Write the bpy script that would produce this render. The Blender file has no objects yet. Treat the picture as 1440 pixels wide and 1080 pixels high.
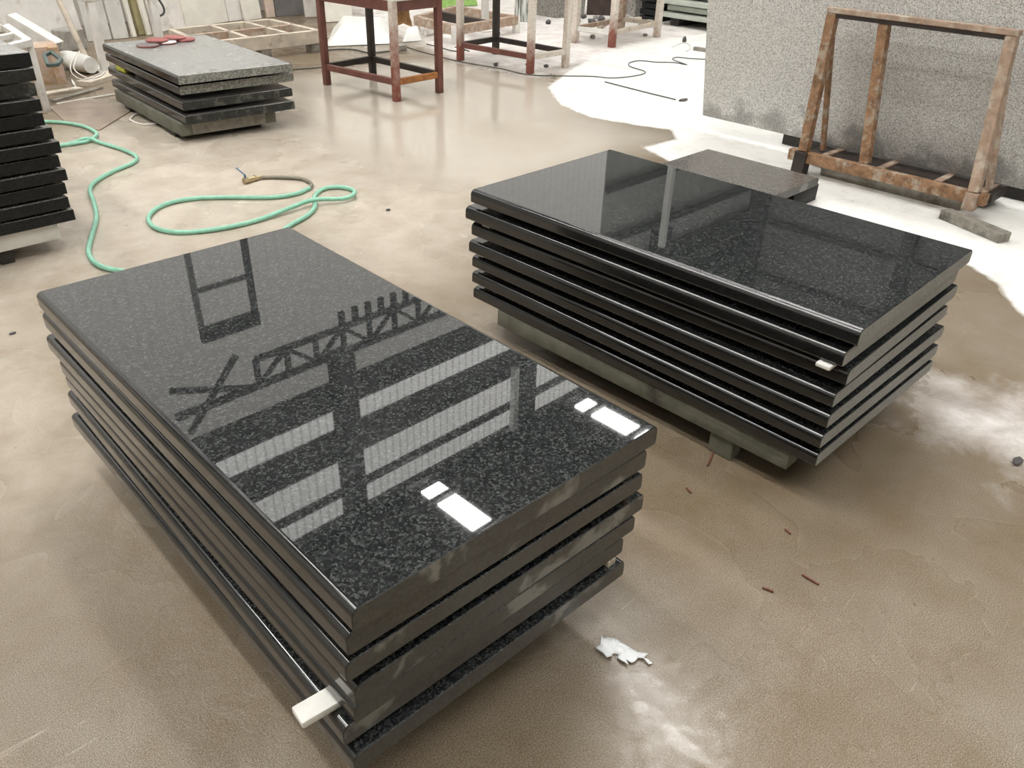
import bpy, bmesh, math, random
import numpy as np
from mathutils import Vector, Matrix, noise as mnoise

random.seed(7)
C = bpy.context.scene.collection
scene = bpy.context.scene

# ------------------------------------------------------------------ camera
# world x runs along the hall's long wall, y runs towards that wall, z up
F_PX, PITCH, ROLL, YAW, CAM_H = 1135.0, math.radians(31.9), math.radians(1.8), math.radians(45.5), 1.62
_fw = Vector((math.sin(YAW) * math.cos(PITCH), math.cos(YAW) * math.cos(PITCH), -math.sin(PITCH)))
_r0 = Vector((math.cos(YAW), -math.sin(YAW), 0))
_u0 = _r0.cross(_fw)
_r = _r0 * math.cos(ROLL) + _u0 * math.sin(ROLL)
_u = -_r0 * math.sin(ROLL) + _u0 * math.cos(ROLL)
cam_data = bpy.data.cameras.new('camera')
cam_data.sensor_width = 36.0
cam_data.lens = F_PX / 1440.0 * 36.0
cam_data.clip_start = 0.02
cam = bpy.data.objects.new('camera', cam_data)
C.objects.link(cam)
cam.matrix_world = Matrix(((_r.x, _u.x, -_fw.x, 0), (_r.y, _u.y, -_fw.y, 0), (_r.z, _u.z, -_fw.z, CAM_H), (0, 0, 0, 1)))
scene.camera = cam


def ray(px, py):
    return _fw * F_PX + _r * (px - 720) - _u * (py - 540)


def at(px, py, z=0.0):
    """Point of the horizontal plane z that the photograph shows at a pixel."""
    d = ray(px, py)
    t = (z - CAM_H) / d.z
    return Vector((d.x * t, d.y * t, z))


def on_y(px, py, y):
    d = ray(px, py)
    t = y / d.y
    return Vector((d.x * t, y, CAM_H + d.z * t))


# ------------------------------------------------------------------ light
SKY_STRENGTH = 0.25
PANE_STRENGTH = 27.0
CLAD_STRENGTH = 2.6
scene.view_settings.view_transform = 'Standard'
scene.view_settings.look = 'None'
scene.view_settings.gamma = 1.0
scene.view_settings.use_curve_mapping = False
scene.view_settings.exposure = 0.0
world = bpy.data.worlds.new('sky')
scene.world = world
world.use_nodes = True
world.node_tree.nodes['Background'].inputs[0].default_value = (0.8, 0.9, 1.0, 1)
world.node_tree.nodes['Background'].inputs[1].default_value = SKY_STRENGTH
scene.cycles.max_bounces = 8
scene.cycles.diffuse_bounces = 4
scene.cycles.glossy_bounces = 4
scene.cycles.sample_clamp_indirect = 6.0
scene.cycles.caustics_reflective = False
scene.cycles.caustics_refractive = False
scene.cycles.use_denoising = True

# ------------------------------------------------------------------ node helpers


def new_mat(name):
    m = bpy.data.materials.new(name)
    m.use_nodes = True
    nt = m.node_tree
    b = nt.nodes['Principled BSDF']
    return m, nt, b


def N(nt, kind, **kw):
    n = nt.nodes.new(kind)
    for k, v in kw.items():
        if k in n.inputs:
            n.inputs[k].default_value = v
        else:
            setattr(n, k, v)
    return n


def ramp(nt, fac, stops, interp='LINEAR'):
    r = nt.nodes.new('ShaderNodeValToRGB')
    r.color_ramp.interpolation = interp
    el = r.color_ramp.elements
    while len(el) > 1:
        el.remove(el[-1])
    for i, (p, c) in enumerate(stops):
        e = el[0] if i == 0 else el.new(p)
        e.position = p
        e.color = (c[0], c[1], c[2], 1) if hasattr(c, '__len__') else (c, c, c, 1)
    nt.links.new(fac, r.inputs[0])
    return r.outputs[0]


def mix(nt, fac, a, b, mode='MIX'):
    n = nt.nodes.new('ShaderNodeMix')
    n.data_type = 'RGBA'
    n.blend_type = mode
    for sock, v in ((n.inputs[0], fac), (n.inputs[6], a), (n.inputs[7], b)):
        if hasattr(v, 'is_output'):
            nt.links.new(v, sock)
        elif hasattr(v, '__len__'):
            sock.default_value = (v[0], v[1], v[2], 1)
        else:
            sock.default_value = v
    return n.outputs[2]


def math_n(nt, op, a, b=0.0, clamp=False):
    n = nt.nodes.new('ShaderNodeMath')
    n.operation = op
    n.use_clamp = clamp
    for i, v in enumerate((a, b)):
        if hasattr(v, 'is_output'):
            nt.links.new(v, n.inputs[i])
        else:
            n.inputs[i].default_value = v
    return n.outputs[0]


def coords(nt, per_object=True):
    tc = nt.nodes.new('ShaderNodeTexCoord')
    if not per_object:
        return tc.outputs['Object']
    oi = nt.nodes.new('ShaderNodeObjectInfo')
    mul = math_n(nt, 'MULTIPLY', oi.outputs['Random'], 37.0)
    add = nt.nodes.new('ShaderNodeVectorMath')
    add.operation = 'ADD'
    nt.links.new(tc.outputs['Object'], add.inputs[0])
    nt.links.new(mul, add.inputs[1])
    return add.outputs[0]


def noise(nt, vec, scale, detail=4.0, rough=0.55, dist=0.0):
    n = N(nt, 'ShaderNodeTexNoise', Scale=scale, Detail=detail, Roughness=rough, Distortion=dist)
    nt.links.new(vec, n.inputs['Vector'])
    return n.outputs['Fac']


def bump(nt, bsdf, height, strength=0.2, dist=0.01):
    b = N(nt, 'ShaderNodeBump', Strength=strength, Distance=dist)
    nt.links.new(height, b.inputs['Height'])
    nt.links.new(b.outputs[0], bsdf.inputs['Normal'])


def simple(name, col, rough=0.6, var=0.25, scale=12.0, metal=0.0, bump_s=0.15, spots=None):
    """A plain surface with mottling; spots = (colour, threshold, scale) adds stains."""
    m, nt, b = new_mat(name)
    v = coords(nt)
    f = noise(nt, v, scale, 6, 0.6)
    lo = [c * (1 - var) for c in col]
    hi = [min(1, c * (1 + var)) for c in col]
    c = ramp(nt, f, ((0.3, lo), (0.7, hi)))
    if spots:
        sc, th, ss = spots
        g = noise(nt, v, ss, 5, 0.65)
        k = ramp(nt, g, ((th - 0.05, 0.0), (th + 0.08, 1.0)))
        c = mix(nt, k, c, sc)
    nt.links.new(c, b.inputs['Base Color'])
    b.inputs['Roughness'].default_value = rough
    b.inputs['Metallic'].default_value = metal
    if bump_s:
        bump(nt, b, noise(nt, v, scale * 4, 4), bump_s, 0.004)
    return m


def granite(name, stops, cell=85.0, rough=0.05, fine=0.5, haze=0.0, patches=None, spec=0.5):
    m, nt, b = new_mat(name)
    v = coords(nt)
    warp = N(nt, 'ShaderNodeTexNoise', Scale=cell * 0.7, Detail=2.0)
    nt.links.new(v, warp.inputs['Vector'])
    wv = nt.nodes.new('ShaderNodeVectorMath'); wv.operation = 'MULTIPLY_ADD'
    nt.links.new(warp.outputs['Color'], wv.inputs[0])
    wv.inputs[1].default_value = (0.012, 0.012, 0.012)
    nt.links.new(v, wv.inputs[2])
    vo = N(nt, 'ShaderNodeTexVoronoi', Scale=cell)
    nt.links.new(wv.outputs[0], vo.inputs['Vector'])
    sep = nt.nodes.new('ShaderNodeSeparateColor')
    nt.links.new(vo.outputs['Color'], sep.inputs[0])
    f1 = sep.outputs[0]
    f2 = noise(nt, v, cell * 3.2, 3, 0.7)
    f = math_n(nt, 'ADD', math_n(nt, 'MULTIPLY', f1, 1 - fine), math_n(nt, 'MULTIPLY', f2, fine))
    c = ramp(nt, f, stops)
    if patches:
        pc, th, ss = patches
        g = noise(nt, v, ss, 4, 0.6, 0.4)
        k = ramp(nt, g, ((th, 0.0), (th + 0.06, 1.0)))
        c = mix(nt, k, c, pc)
    nt.links.new(c, b.inputs['Base Color'])
    rr = noise(nt, v, 3.0, 5, 0.6)
    r = ramp(nt, rr, ((0.35, rough), (0.75, rough + haze)))
    nt.links.new(r, b.inputs['Roughness'])
    b.inputs['IOR'].default_value = 1.75
    b.inputs['Specular IOR Level'].default_value = spec
    return m


M = {}
M['granite_top'] = granite('polished_black_granite', ((0.26, (0.008, 0.009, 0.009)), (0.45, (0.017, 0.0185, 0.0185)), (0.6, (0.036, 0.039, 0.039)), (0.8, (0.11, 0.117, 0.115))), 215, 0.012, 0.6, 0.02)
M['granite_side'] = granite('polished_slab_edge', ((0.3, (0.006, 0.006, 0.006)), (0.75, (0.022, 0.023, 0.022))), 150, 0.09, 0.6, 0.06)
M['granite_end_dark'] = granite('dark_slab_end', ((0.3, (0.028, 0.028, 0.023)), (0.7, (0.062, 0.061, 0.053))), 160, 0.32, 0.6, 0.12, ((0.2, 0.2, 0.18), 0.57, 5.0))  # front-stack end tone, darker than the other ends, with pale patches
M['granite_end_grey'] = granite('sawn_slab_end', ((0.25, (0.2, 0.202, 0.187)), (0.75, (0.34, 0.342, 0.315))), 200, 0.5, 0.6, 0.15)
M['granite_end_speckled'] = granite('speckled_slab_end', ((0.3, (0.1, 0.1, 0.09)), (0.5, (0.2, 0.2, 0.18)), (0.7, (0.4, 0.4, 0.36))), 120, 0.6, 0.6, 0.1)
M['granite_rough_black'] = granite('rough_black_granite', ((0.3, (0.004, 0.004, 0.004)), (0.7, (0.014, 0.014, 0.014))), 90, 0.55, 0.6, 0.2, None, 0.2)
M['granite_cut_black'] = granite('chipped_black_granite', ((0.3, (0.008, 0.009, 0.008)), (0.7, (0.028, 0.03, 0.026))), 60, 0.4, 0.6, 0.2, ((0.09, 0.095, 0.08), 0.56, 16.0), 0.3)
M['granite_grey'] = granite('grey_speckled_granite', ((0.26, (0.3, 0.29, 0.28)), (0.42, (0.54, 0.53, 0.51)), (0.55, (0.7, 0.69, 0.67)), (0.74, (0.84, 0.83, 0.8))), 210, 0.45, 0.45, 0.15, None, 0.35)
M['granite_dusty'] = granite('dusty_dark_granite', ((0.25, (0.06, 0.054, 0.05)), (0.75, (0.16, 0.148, 0.138))), 120, 0.16, 0.6, 0.12)
M['granite_dust_sheen'] = granite('dust_and_sheen_granite', ((0.25, (0.22, 0.225, 0.22)), (0.75, (0.36, 0.365, 0.355))), 120, 0.2, 0.6, 0.15)  # dust film painted paler to carry the white wall's grazing reflection
M['foam'] = simple('white_foam', (0.82, 0.8, 0.75), 0.85, 0.06, 30)
M['timber_grey'] = simple('weathered_timber', (0.26, 0.24, 0.205), 0.8, 0.3, 18, spots=((0.1, 0.09, 0.075), 0.6, 6))
M['timber_olive'] = simple('damp_timber', (0.15, 0.15, 0.115), 0.7, 0.3, 14, spots=((0.06, 0.055, 0.045), 0.62, 7))
M['timber_dark'] = simple('wet_dark_timber', (0.035, 0.03, 0.026), 0.6, 0.3, 14)
M['timber_pale'] = simple('pale_plank', (0.6, 0.53, 0.44), 0.8, 0.18, 10, spots=((0.3, 0.24, 0.18), 0.64, 9))
M['white_dusty'] = simple('dusty_white_paint', (0.78, 0.76, 0.72), 0.7, 0.12, 8, spots=((0.45, 0.42, 0.37), 0.66, 11))
M['white_panel'] = simple('pale_stone_face', (0.88, 0.85, 0.81), 0.6, 0.1, 4, spots=((0.6, 0.56, 0.5), 0.64, 3))
M['cream_panel'] = simple('cream_stone_face', (0.88, 0.85, 0.77), 0.6, 0.1, 4)
M['pale_grey_panel'] = simple('pale_grey_stone_face', (0.66, 0.65, 0.61), 0.55, 0.15, 4, spots=((0.36, 0.35, 0.32), 0.62, 4))
M['grey_panel'] = simple('mid_grey_stone_face', (0.2, 0.19, 0.19), 0.5, 0.2, 5)
M['ochre_board'] = simple('ochre_board', (0.4, 0.36, 0.2), 0.7, 0.25, 8)
M['pink_panel'] = simple('pinkish_stone_face', (0.62, 0.5, 0.42), 0.6, 0.15, 5)
M['rust'] = simple('rusty_orange_steel', (0.27, 0.15, 0.08), 0.75, 0.5, 22, spots=((0.42, 0.35, 0.27), 0.55, 15))
M['rust_pale'] = simple('dusty_rusty_steel', (0.4, 0.285, 0.21), 0.8, 0.3, 20, spots=((0.52, 0.45, 0.37), 0.54, 12))
M['rust_orange'] = simple('bright_rust', (0.38, 0.16, 0.05), 0.8, 0.4, 26, spots=((0.3, 0.08, 0.045), 0.6, 12))
M['red_steel'] = simple('red_oxide_paint', (0.165, 0.062, 0.048), 0.5, 0.25, 10, spots=((0.4, 0.3, 0.26), 0.7, 13))
M['dark_steel'] = simple('dark_brown_steel', (0.035, 0.025, 0.021), 0.55, 0.3, 12)
M['brass'] = simple('dull_brass', (0.5, 0.4, 0.24), 0.4, 0.2, 20, 0.7)
M['blue'] = simple('blue_handle', (0.08, 0.19, 0.32), 0.4, 0.1, 20)
M['hose'] = simple('green_rubber', (0.27, 0.56, 0.42), 0.42, 0.14, 30, bump_s=0.05)
M['hose_dirty'] = simple('dirty_hose', (0.23, 0.21, 0.16), 0.5, 0.2, 30)
M['cable'] = simple('black_rubber', (0.085, 0.088, 0.08), 0.5, 0.1, 30)
M['cable_white'] = simple('pale_plastic_line', (0.8, 0.77, 0.72), 0.5, 0.05, 30)
M['concrete_rusty'] = simple('rust_stained_concrete', (0.52, 0.4, 0.32), 0.8, 0.15, 6, spots=((0.42, 0.25, 0.1), 0.56, 8))
M['board_brown'] = simple('damp_brown_board', (0.3, 0.235, 0.185), 0.35, 0.25, 8)
M['concrete'] = simple('rough_concrete', (0.36, 0.34, 0.31), 0.85, 0.25, 10)
M['rough_stone'] = simple('rough_grey_stone', (0.3, 0.285, 0.26), 0.9, 0.5, 40, bump_s=0.6)
M['rubble'] = simple('dark_rubble', (0.09, 0.085, 0.085), 0.8, 0.4, 20)
M['pink_pad'] = simple('red_pad_backing', (0.36, 0.13, 0.12), 0.8, 0.15, 30)
M['grey_pad'] = simple('grey_pad_face', (0.2, 0.17, 0.165), 0.8, 0.2, 40)
M['brown_panel'] = simple('dark_brown_board', (0.055, 0.035, 0.028), 0.7, 0.3, 6)
M['green_slab'] = simple('pale_green_slab', (0.52, 0.56, 0.5), 0.5, 0.12, 6)
M['green_cloth'] = simple('green_mesh_sheet', (0.3, 0.5, 0.14), 0.7, 0.3, 20)
M['yellow_foam'] = simple('yellow_green_foam', (0.42, 0.42, 0.06), 0.8, 0.15, 20)
M['plug'] = simple('grey_green_steel', (0.09, 0.13, 0.12), 0.5, 0.2, 20)
M['paper'] = simple('torn_white_film', (0.86, 0.87, 0.88), 0.35, 0.05, 40)
M['cardboard'] = simple('wet_cardboard', (0.5, 0.3, 0.14), 0.8, 0.3, 12)
M['red_chip'] = simple('reddish_splinter', (0.16, 0.06, 0.04), 0.8, 0.3, 40)
M['plastic_sheet'] = simple('pale_plastic_sheet', (0.8, 0.8, 0.76), 0.45, 0.1, 6)

# whitened legs of the tables: slurry splashed over red paint, more of it near the top


def splashed(name, z0, z1):
    m, nt, b = new_mat(name)
    tc = nt.nodes.new('ShaderNodeNewGeometry')
    sep = nt.nodes.new('ShaderNodeSeparateXYZ')
    nt.links.new(tc.outputs['Position'], sep.inputs[0])
    v = coords(nt)
    g = noise(nt, v, 14, 4, 0.65)
    z = math_n(nt, 'MULTIPLY', math_n(nt, 'SUBTRACT', sep.outputs[2], z0), 1.0 / (z1 - z0))
    k = math_n(nt, 'ADD', z, math_n(nt, 'MULTIPLY', math_n(nt, 'SUBTRACT', g, 0.5), 1.6), True)
    c = mix(nt, k, (0.24, 0.07, 0.05), (0.74, 0.68, 0.6))
    c = mix(nt, ramp(nt, noise(nt, v, 40), ((0.45, 0.0), (0.7, 0.35))), c, (0.3, 0.2, 0.13))
    nt.links.new(c, b.inputs['Base Color'])
    b.inputs['Roughness'].default_value = 0.6
    return m


M['splashed_red'] = splashed('slurry_splashed_red_steel', 0.12, 0.4)
M['splashed_high'] = splashed('slurry_spotted_red_steel', 0.15, 0.95)
M['splashed_white'] = splashed('slurry_covered_steel', -0.25, 0.15)

# ------------------------------------------------------------------ mesh helpers


def tag(o, label, cat, group=None, kind=None):
    o['label'] = label
    o['category'] = cat
    if group:
        o['group'] = group
    if kind:
        o['kind'] = kind
    return o


def finish(bm, name, mats, parent=None, smooth_angle=35, loc=None, flat_area=None):
    if not isinstance(mats, (list, tuple)):
        mats = [mats]
    bmesh.ops.recalc_face_normals(bm, faces=bm.faces)
    lim = math.radians(smooth_angle)
    for f in bm.faces:
        f.smooth = len(f.verts) == 3 or flat_area is None or f.calc_area() < flat_area
    for e in bm.edges:
        if len(e.link_faces) == 2 and e.calc_face_angle(0) > lim:
            e.smooth = False
    me = bpy.data.meshes.new(name)
    bm.to_mesh(me)
    bm.free()
    for m in mats:
        me.materials.append(M[m] if isinstance(m, str) else m)
    o = bpy.data.objects.new(name, me)
    C.objects.link(o)
    if parent:
        o.parent = parent
    if loc is not None:
        o.location = loc
    return o


def empty(name, loc, label, cat, group=None, rz=0.0, kind=None):
    o = bpy.data.objects.new(name, None)
    o.empty_display_size = 0.1
    C.objects.link(o)
    o.location = loc
    o.rotation_euler = (0, 0, rz)
    return tag(o, label, cat, group, kind)


def add_box(bm, size, mat=None, bev=0.0, seg=2, mi=0):
    r = bmesh.ops.create_cube(bm, size=1.0)
    vs = r['verts']
    bmesh.ops.scale(bm, vec=size, verts=vs)
    es = list({e for v in vs for e in v.link_edges})
    fs = list({f for v in vs for f in v.link_faces})
    if bev:
        rr = bmesh.ops.bevel(bm, geom=es, offset=bev, segments=seg, affect='EDGES', profile=0.5)
        vs = list({v for f in rr['faces'] for v in f.verts} | {v for v in vs if v.is_valid})
        fs = list({f for v in vs for f in v.link_faces})
    for f in fs:
        f.material_index = mi
    if mat is not None:
        bmesh.ops.transform(bm, matrix=mat, verts=vs)
    return vs


def box_at(bm, lo, hi, bev=0.0, mi=0):
    lo, hi = Vector(lo), Vector(hi)
    return add_box(bm, hi - lo, Matrix.Translation((lo + hi) / 2), bev, mi=mi)


def bar_matrix(p, q, up=(0, 0, 1)):
    p, q = Vector(p), Vector(q)
    d = (q - p).normalized()
    upv = Vector(up)
    if abs(d.dot(upv)) > 0.98:
        upv = Vector((1, 0, 0))
    x = d
    y = upv.cross(x).normalized()
    z = x.cross(y)
    m = Matrix(((x.x, y.x, z.x, 0), (x.y, y.y, z.y, 0), (x.z, y.z, z.z, 0), (0, 0, 0, 1)))
    m.translation = (p + q) / 2
    return m, (q - p).length


def add_bar(bm, p, q, w, h, bev=0.003, up=(0, 0, 1), mi=0):
    m, L = bar_matrix(p, q, up)
    return add_box(bm, (L, w, h), m, bev, 1, mi)


def bar(name, p, q, w, h, mat, parent=None, bev=0.003, up=(0, 0, 1)):
    bm = bmesh.new()
    add_bar(bm, p, q, w, h, bev, up)
    return finish(bm, name, mat, parent)


def angle_bar(bm, p, q, a, t, up, side):
    """L section: two flanges of width a and thickness t."""
    p, q = Vector(p), Vector(q)
    m, L = bar_matrix(p, q, up)
    add_box(bm, (L, a, t), m @ Matrix.Translation((0, side * a / 2, 0)), 0.001, 1)
    add_box(bm, (L, t, a), m @ Matrix.Translation((0, 0, -a / 2)), 0.001, 1)


def smooth_path(pts, step=0.02):
    pts = [Vector(p) for p in pts]
    out = []
    n = len(pts)
    for i in range(n - 1):
        p0, p1, p2, p3 = pts[max(i - 1, 0)], pts[i], pts[i + 1], pts[min(i + 2, n - 1)]
        k = max(2, int((p2 - p1).length / step))
        for j in range(k):
            t = j / k
            out.append(0.5 * ((2 * p1) + (p2 - p0) * t + (2 * p0 - 5 * p1 + 4 * p2 - p3) * t * t + (3 * p1 - p0 - 3 * p2 + p3) * t ** 3))
    out.append(pts[-1])
    return out


def add_tube(bm, path, r, sides=10, cap=True, mi=0):
    rings = []
    n = len(path)
    nrm = None
    for i, p in enumerate(path):
        d = (path[min(i + 1, n - 1)] - path[max(i - 1, 0)])
        if d.length < 1e-9:
            d = Vector((1, 0, 0))
        d.normalize()
        if nrm is None:
            nrm = d.cross(Vector((0, 0, 1)))
            if nrm.length < 1e-3:
                nrm = d.cross(Vector((1, 0, 0)))
        nrm = (nrm - d * nrm.dot(d)).normalized()
        b = d.cross(nrm)
        rr = r(i / max(1, n - 1)) if callable(r) else r
        rings.append([bm.verts.new(p + (nrm * math.cos(a) + b * math.sin(a)) * rr) for a in (2 * math.pi * k / sides for k in range(sides))])
    for a, b in zip(rings, rings[1:]):
        for k in range(sides):
            f = bm.faces.new((a[k], a[(k + 1) % sides], b[(k + 1) % sides], b[k]))
            f.material_index = mi
    if cap:
        bm.faces.new(rings[0]).material_index = mi
        bm.faces.new(rings[-1][::-1]).material_index = mi
    return rings


def tube(name, pts, r, mat, parent=None, step=0.02, sides=10):
    bm = bmesh.new()
    add_tube(bm, smooth_path(pts, step), r, sides)
    return finish(bm, name, mat, parent, 60)


def add_prism(bm, pts, z0, z1, mi=0):
    a = [bm.verts.new((p[0], p[1], z0)) for p in pts]
    b = [bm.verts.new((p[0], p[1], z1)) for p in pts]
    n = len(pts)
    bm.faces.new(a[::-1]).material_index = mi
    bm.faces.new(b).material_index = mi
    for i in range(n):
        bm.faces.new((a[i], a[(i + 1) % n], b[(i + 1) % n], b[i])).material_index = mi


def rock(name, loc, size, mat, seed, parent=None):
    bm = bmesh.new()
    bmesh.ops.create_icosphere(bm, subdivisions=2, radius=0.5)
    for v in bm.verts:
        n = mnoise.noise(v.co * 2.2 + Vector((seed * 3.1, seed, 0)))
        v.co *= 1 + 0.45 * n
        v.co = Vector((v.co.x * size[0], v.co.y * size[1], v.co.z * size[2]))
    mz = min(v.co.z for v in bm.verts)
    for v in bm.verts:
        v.co.z = max(v.co.z - mz - size[2] * 0.08, 0)
    return finish(bm, name, mat, parent, 25, loc)


# ------------------------------------------------------------------ setting: floor
WALL_Y, WALL_X, BACK_Y, BACK_X, ROOF_Z = 11.2, 21.3, -9.0, -6.0, 10.95

dry_white = [at(*p).xy for p in ((800, 100), (772, 122), (790, 148), (832, 165), (872, 172), (945, 183), (952, 195), (905, 208), (960, 235), (1150, 300), (1330, 352), (1362, 372), (1400, 398), (1440, 445), (1500, 470))]
dry_white += [Vector((9.0, 0.5)), Vector((14.0, 2.0)), Vector((13.0, 6.6)), at(985, 48).xy, at(900, 60).xy, at(840, 76).xy]
dry_dust = [at(*p).xy for p in ((640, 84), (747, 108), (800, 100), (900, 74), (985, 62))] + [Vector((13, 6.6)), Vector((13, 11.2)), Vector((7.4, 11.2))]
dry_right = [at(*p).xy for p in ((1285, 560), (1325, 532), (1440, 556), (1560, 610), (1560, 700), (1440, 655), (1370, 625), (1300, 600))]
pale_left = [at(*p).xy for p in ((-60, 300), (40, 220), (140, 165), (300, 150), (470, 205), (560, 250), (700, 262), (660, 330), (560, 390), (420, 330), (220, 380), (60, 440), (110, 600), (60, 690), (-120, 640))]
gloss_a = [at(*p).xy for p in ((850, 890), (905, 915), (960, 960), (1020, 1030), (1060, 1110), (900, 1110), (860, 1000))]
gloss_b = [at(*p).xy for p in ((1150, 790), (1210, 755), (1290, 780), (1370, 850), (1330, 870), (1230, 830), (1180, 850))]
film = [at(*p).xy for p in ((400, 110), (640, 84), (747, 108), (800, 125), (830, 165), (945, 195), (900, 206), (700, 262), (560, 250), (470, 205), (420, 170))]


def poly_dist(P, poly):
    """Signed distance (inside positive) of points P to a polygon."""
    poly = np.array([(p[0], p[1]) for p in poly])
    d = np.full(len(P), 1e9)
    inside = np.zeros(len(P), bool)
    n = len(poly)
    for i in range(n):
        a, b = poly[i], poly[(i + 1) % n]
        ab = b - a
        t = np.clip(((P - a) @ ab) / (ab @ ab), 0, 1)
        d = np.minimum(d, np.hypot(*(P - a - t[:, None] * ab).T))
        c = (a[1] > P[:, 1]) != (b[1] > P[:, 1])
        with np.errstate(divide='ignore', invalid='ignore'):
            x = (b[0] - a[0]) * (P[:, 1] - a[1]) / (b[1] - a[1]) + a[0]
        inside ^= c & (P[:, 0] < x)
    return np.where(inside, d, -d)


def build_floor():
    xs = np.concatenate([np.arange(BACK_X, -1.2, 0.4), np.arange(-1.2, 12, 0.06), np.arange(12, WALL_X + 0.2, 0.4)])
    ys = np.concatenate([np.arange(BACK_Y, -1.6, 0.4), np.arange(-1.6, WALL_Y + 0.05, 0.06)])
    gx, gy = np.meshgrid(xs, ys)
    P = np.stack([gx.ravel(), gy.ravel()], 1)
    co = np.concatenate([P, np.zeros((len(P), 1))], 1)
    nx, ny = len(xs), len(ys)
    idx = np.arange(nx * ny).reshape(ny, nx)
    faces = np.stack([idx[:-1, :-1], idx[:-1, 1:], idx[1:, 1:], idx[1:, :-1]], -1).reshape(-1, 4)
    me = bpy.data.meshes.new('floor')
    me.from_pydata(co.tolist(), [], faces.tolist())
    sig = lambda d, w: 1 / (1 + np.exp(-np.clip(d / w, -40, 40)))
    vals = {
        'dry': sig(poly_dist(P, dry_white), 0.035),
        'dust': np.maximum(sig(poly_dist(P, dry_dust), 0.12), 0.75 * sig(poly_dist(P, dry_right), 0.1)),
        'pale': sig(poly_dist(P, pale_left), 0.25),
        'film': sig(poly_dist(P, film), 0.12),
        'gloss': np.maximum(sig(poly_dist(P, gloss_a), 0.04), .8 * sig(poly_dist(P, gloss_b), 0.05)),
    }
    for k, v in vals.items():
        a = me.attributes.new(k, 'FLOAT', 'POINT')
        a.data.foreach_set('value', v.astype(np.float32))
    m, nt, b = new_mat('wet_concrete_floor')
    geo = nt.nodes.new('ShaderNodeNewGeometry')
    v = geo.outputs['Position']
    att = {k: N(nt, 'ShaderNodeAttribute', attribute_name=k).outputs['Fac'] for k in vals}
    n1 = noise(nt, v, 0.9, 6, 0.6, 0.3)
    n2 = noise(nt, v, 5.0, 6, 0.65, 0.2)
    n3 = noise(nt, v, 34.0, 5, 0.7)
    wet = ramp(nt, n1, ((0.28, (0.165, 0.11, 0.058)), (0.43, (0.19, 0.142, 0.089)), (0.57, (0.22, 0.175, 0.124)), (0.7, (0.275, 0.234, 0.184))))
    wet = mix(nt, ramp(nt, n2, ((0.35, 0.0), (0.75, 0.4))), wet, (0.31, 0.265, 0.215))
    wet = mix(nt, ramp(nt, n3, ((0.55, 0.0), (0.8, 0.35))), wet, (0.13, 0.095, 0.06))
    grit = noise(nt, v, 330.0, 2, 0.8)
    wet = mix(nt, 1.0, wet, ramp(nt, grit, ((0.35, (0.5, 0.48, 0.45)), (0.52, (1.0, 1.0, 1.0)), (0.68, (1.65, 1.65, 1.62)))), 'MULTIPLY')
    # slightly noisy masks
    def noisy(a, amt):
        s = math_n(nt, 'ADD', a, math_n(nt, 'MULTIPLY', math_n(nt, 'SUBTRACT', n2, 0.5), amt))
        return ramp(nt, s, ((0.38, 0.0), (0.62, 1.0)))
    kd = noisy(att['dry'], 0.5)
    ku = ramp(nt, math_n(nt, 'ADD', att['dust'], math_n(nt, 'MULTIPLY', math_n(nt, 'SUBTRACT', n2, 0.5), 1.0)), ((0.2, 0.0), (0.95, 1.0)))
    kp = math_n(nt, 'MULTIPLY', att['pale'], 0.85)
    c = mix(nt, kp, wet, ramp(nt, n2, ((0.35, (0.5, 0.43, 0.35)), (0.6, (0.64, 0.57, 0.48)))))  # paler mid floor; its colour also carries the light fading towards the camera
    c = mix(nt, math_n(nt, 'MULTIPLY', att['film'], 0.75), c, (0.58, 0.525, 0.45))  # wet film painted paler to carry the bright wall's reflection
    dusty = ramp(nt, n2, ((0.3, (0.64, 0.585, 0.55)), (0.65, (0.82, 0.79, 0.765))))
    c = mix(nt, ku, c, dusty)
    white = ramp(nt, n2, ((0.28, (0.68, 0.665, 0.62)), (0.5, (0.82, 0.81, 0.775))))
    c = mix(nt, kd, c, white)
    # grit and dark flecks, cracks
    fl = N(nt, 'ShaderNodeTexVoronoi', Scale=9.0)
    nt.links.new(v, fl.inputs['Vector'])
    fleck = ramp(nt, math_n(nt, 'ADD', fl.outputs['Distance'], math_n(nt, 'MULTIPLY', n3, 0.12)), ((0.09, 0.75), (0.12, 0.0)))
    scr = nt.nodes.new('ShaderNodeMapping')
    scr.inputs['Rotation'].default_value = (0, 0, math.radians(118))
    scr.inputs['Scale'].default_value = (3.0, 60.0, 1)
    nt.links.new(v, scr.inputs[0])
    sl = ramp(nt, noise(nt, scr.outputs[0], 1.3, 3, 0.6, 0.8), ((0.66, 0.0), (0.74, 1.0)))
    c = mix(nt, math_n(nt, 'MULTIPLY', sl, math_n(nt, 'MULTIPLY', ramp(nt, n1, ((0.5, 0.0), (0.6, 1.0))), 0.35)), c, (0.72, 0.66, 0.56))
    gate = ramp(nt, noise(nt, v, 2.3, 2), ((0.52, 0.0), (0.6, 1.0)))
    c = mix(nt, math_n(nt, 'MULTIPLY', fleck, gate), c, (0.1, 0.075, 0.055))
    nt.links.new(c, b.inputs['Base Color'])
    sheen = noise(nt, v, 1.6, 3, 0.5, 0.4)
    r = ramp(nt, sheen, ((0.38, 0.16), (0.5, 0.3), (0.62, 0.5)))
    r = mix(nt, ramp(nt, math_n(nt, 'ADD', att['gloss'], math_n(nt, 'MULTIPLY', math_n(nt, 'SUBTRACT', n2, 0.5), 1.2)), ((0.25, 0.0), (0.7, 1.0))), r, (0.07, 0.07, 0.07))
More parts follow.
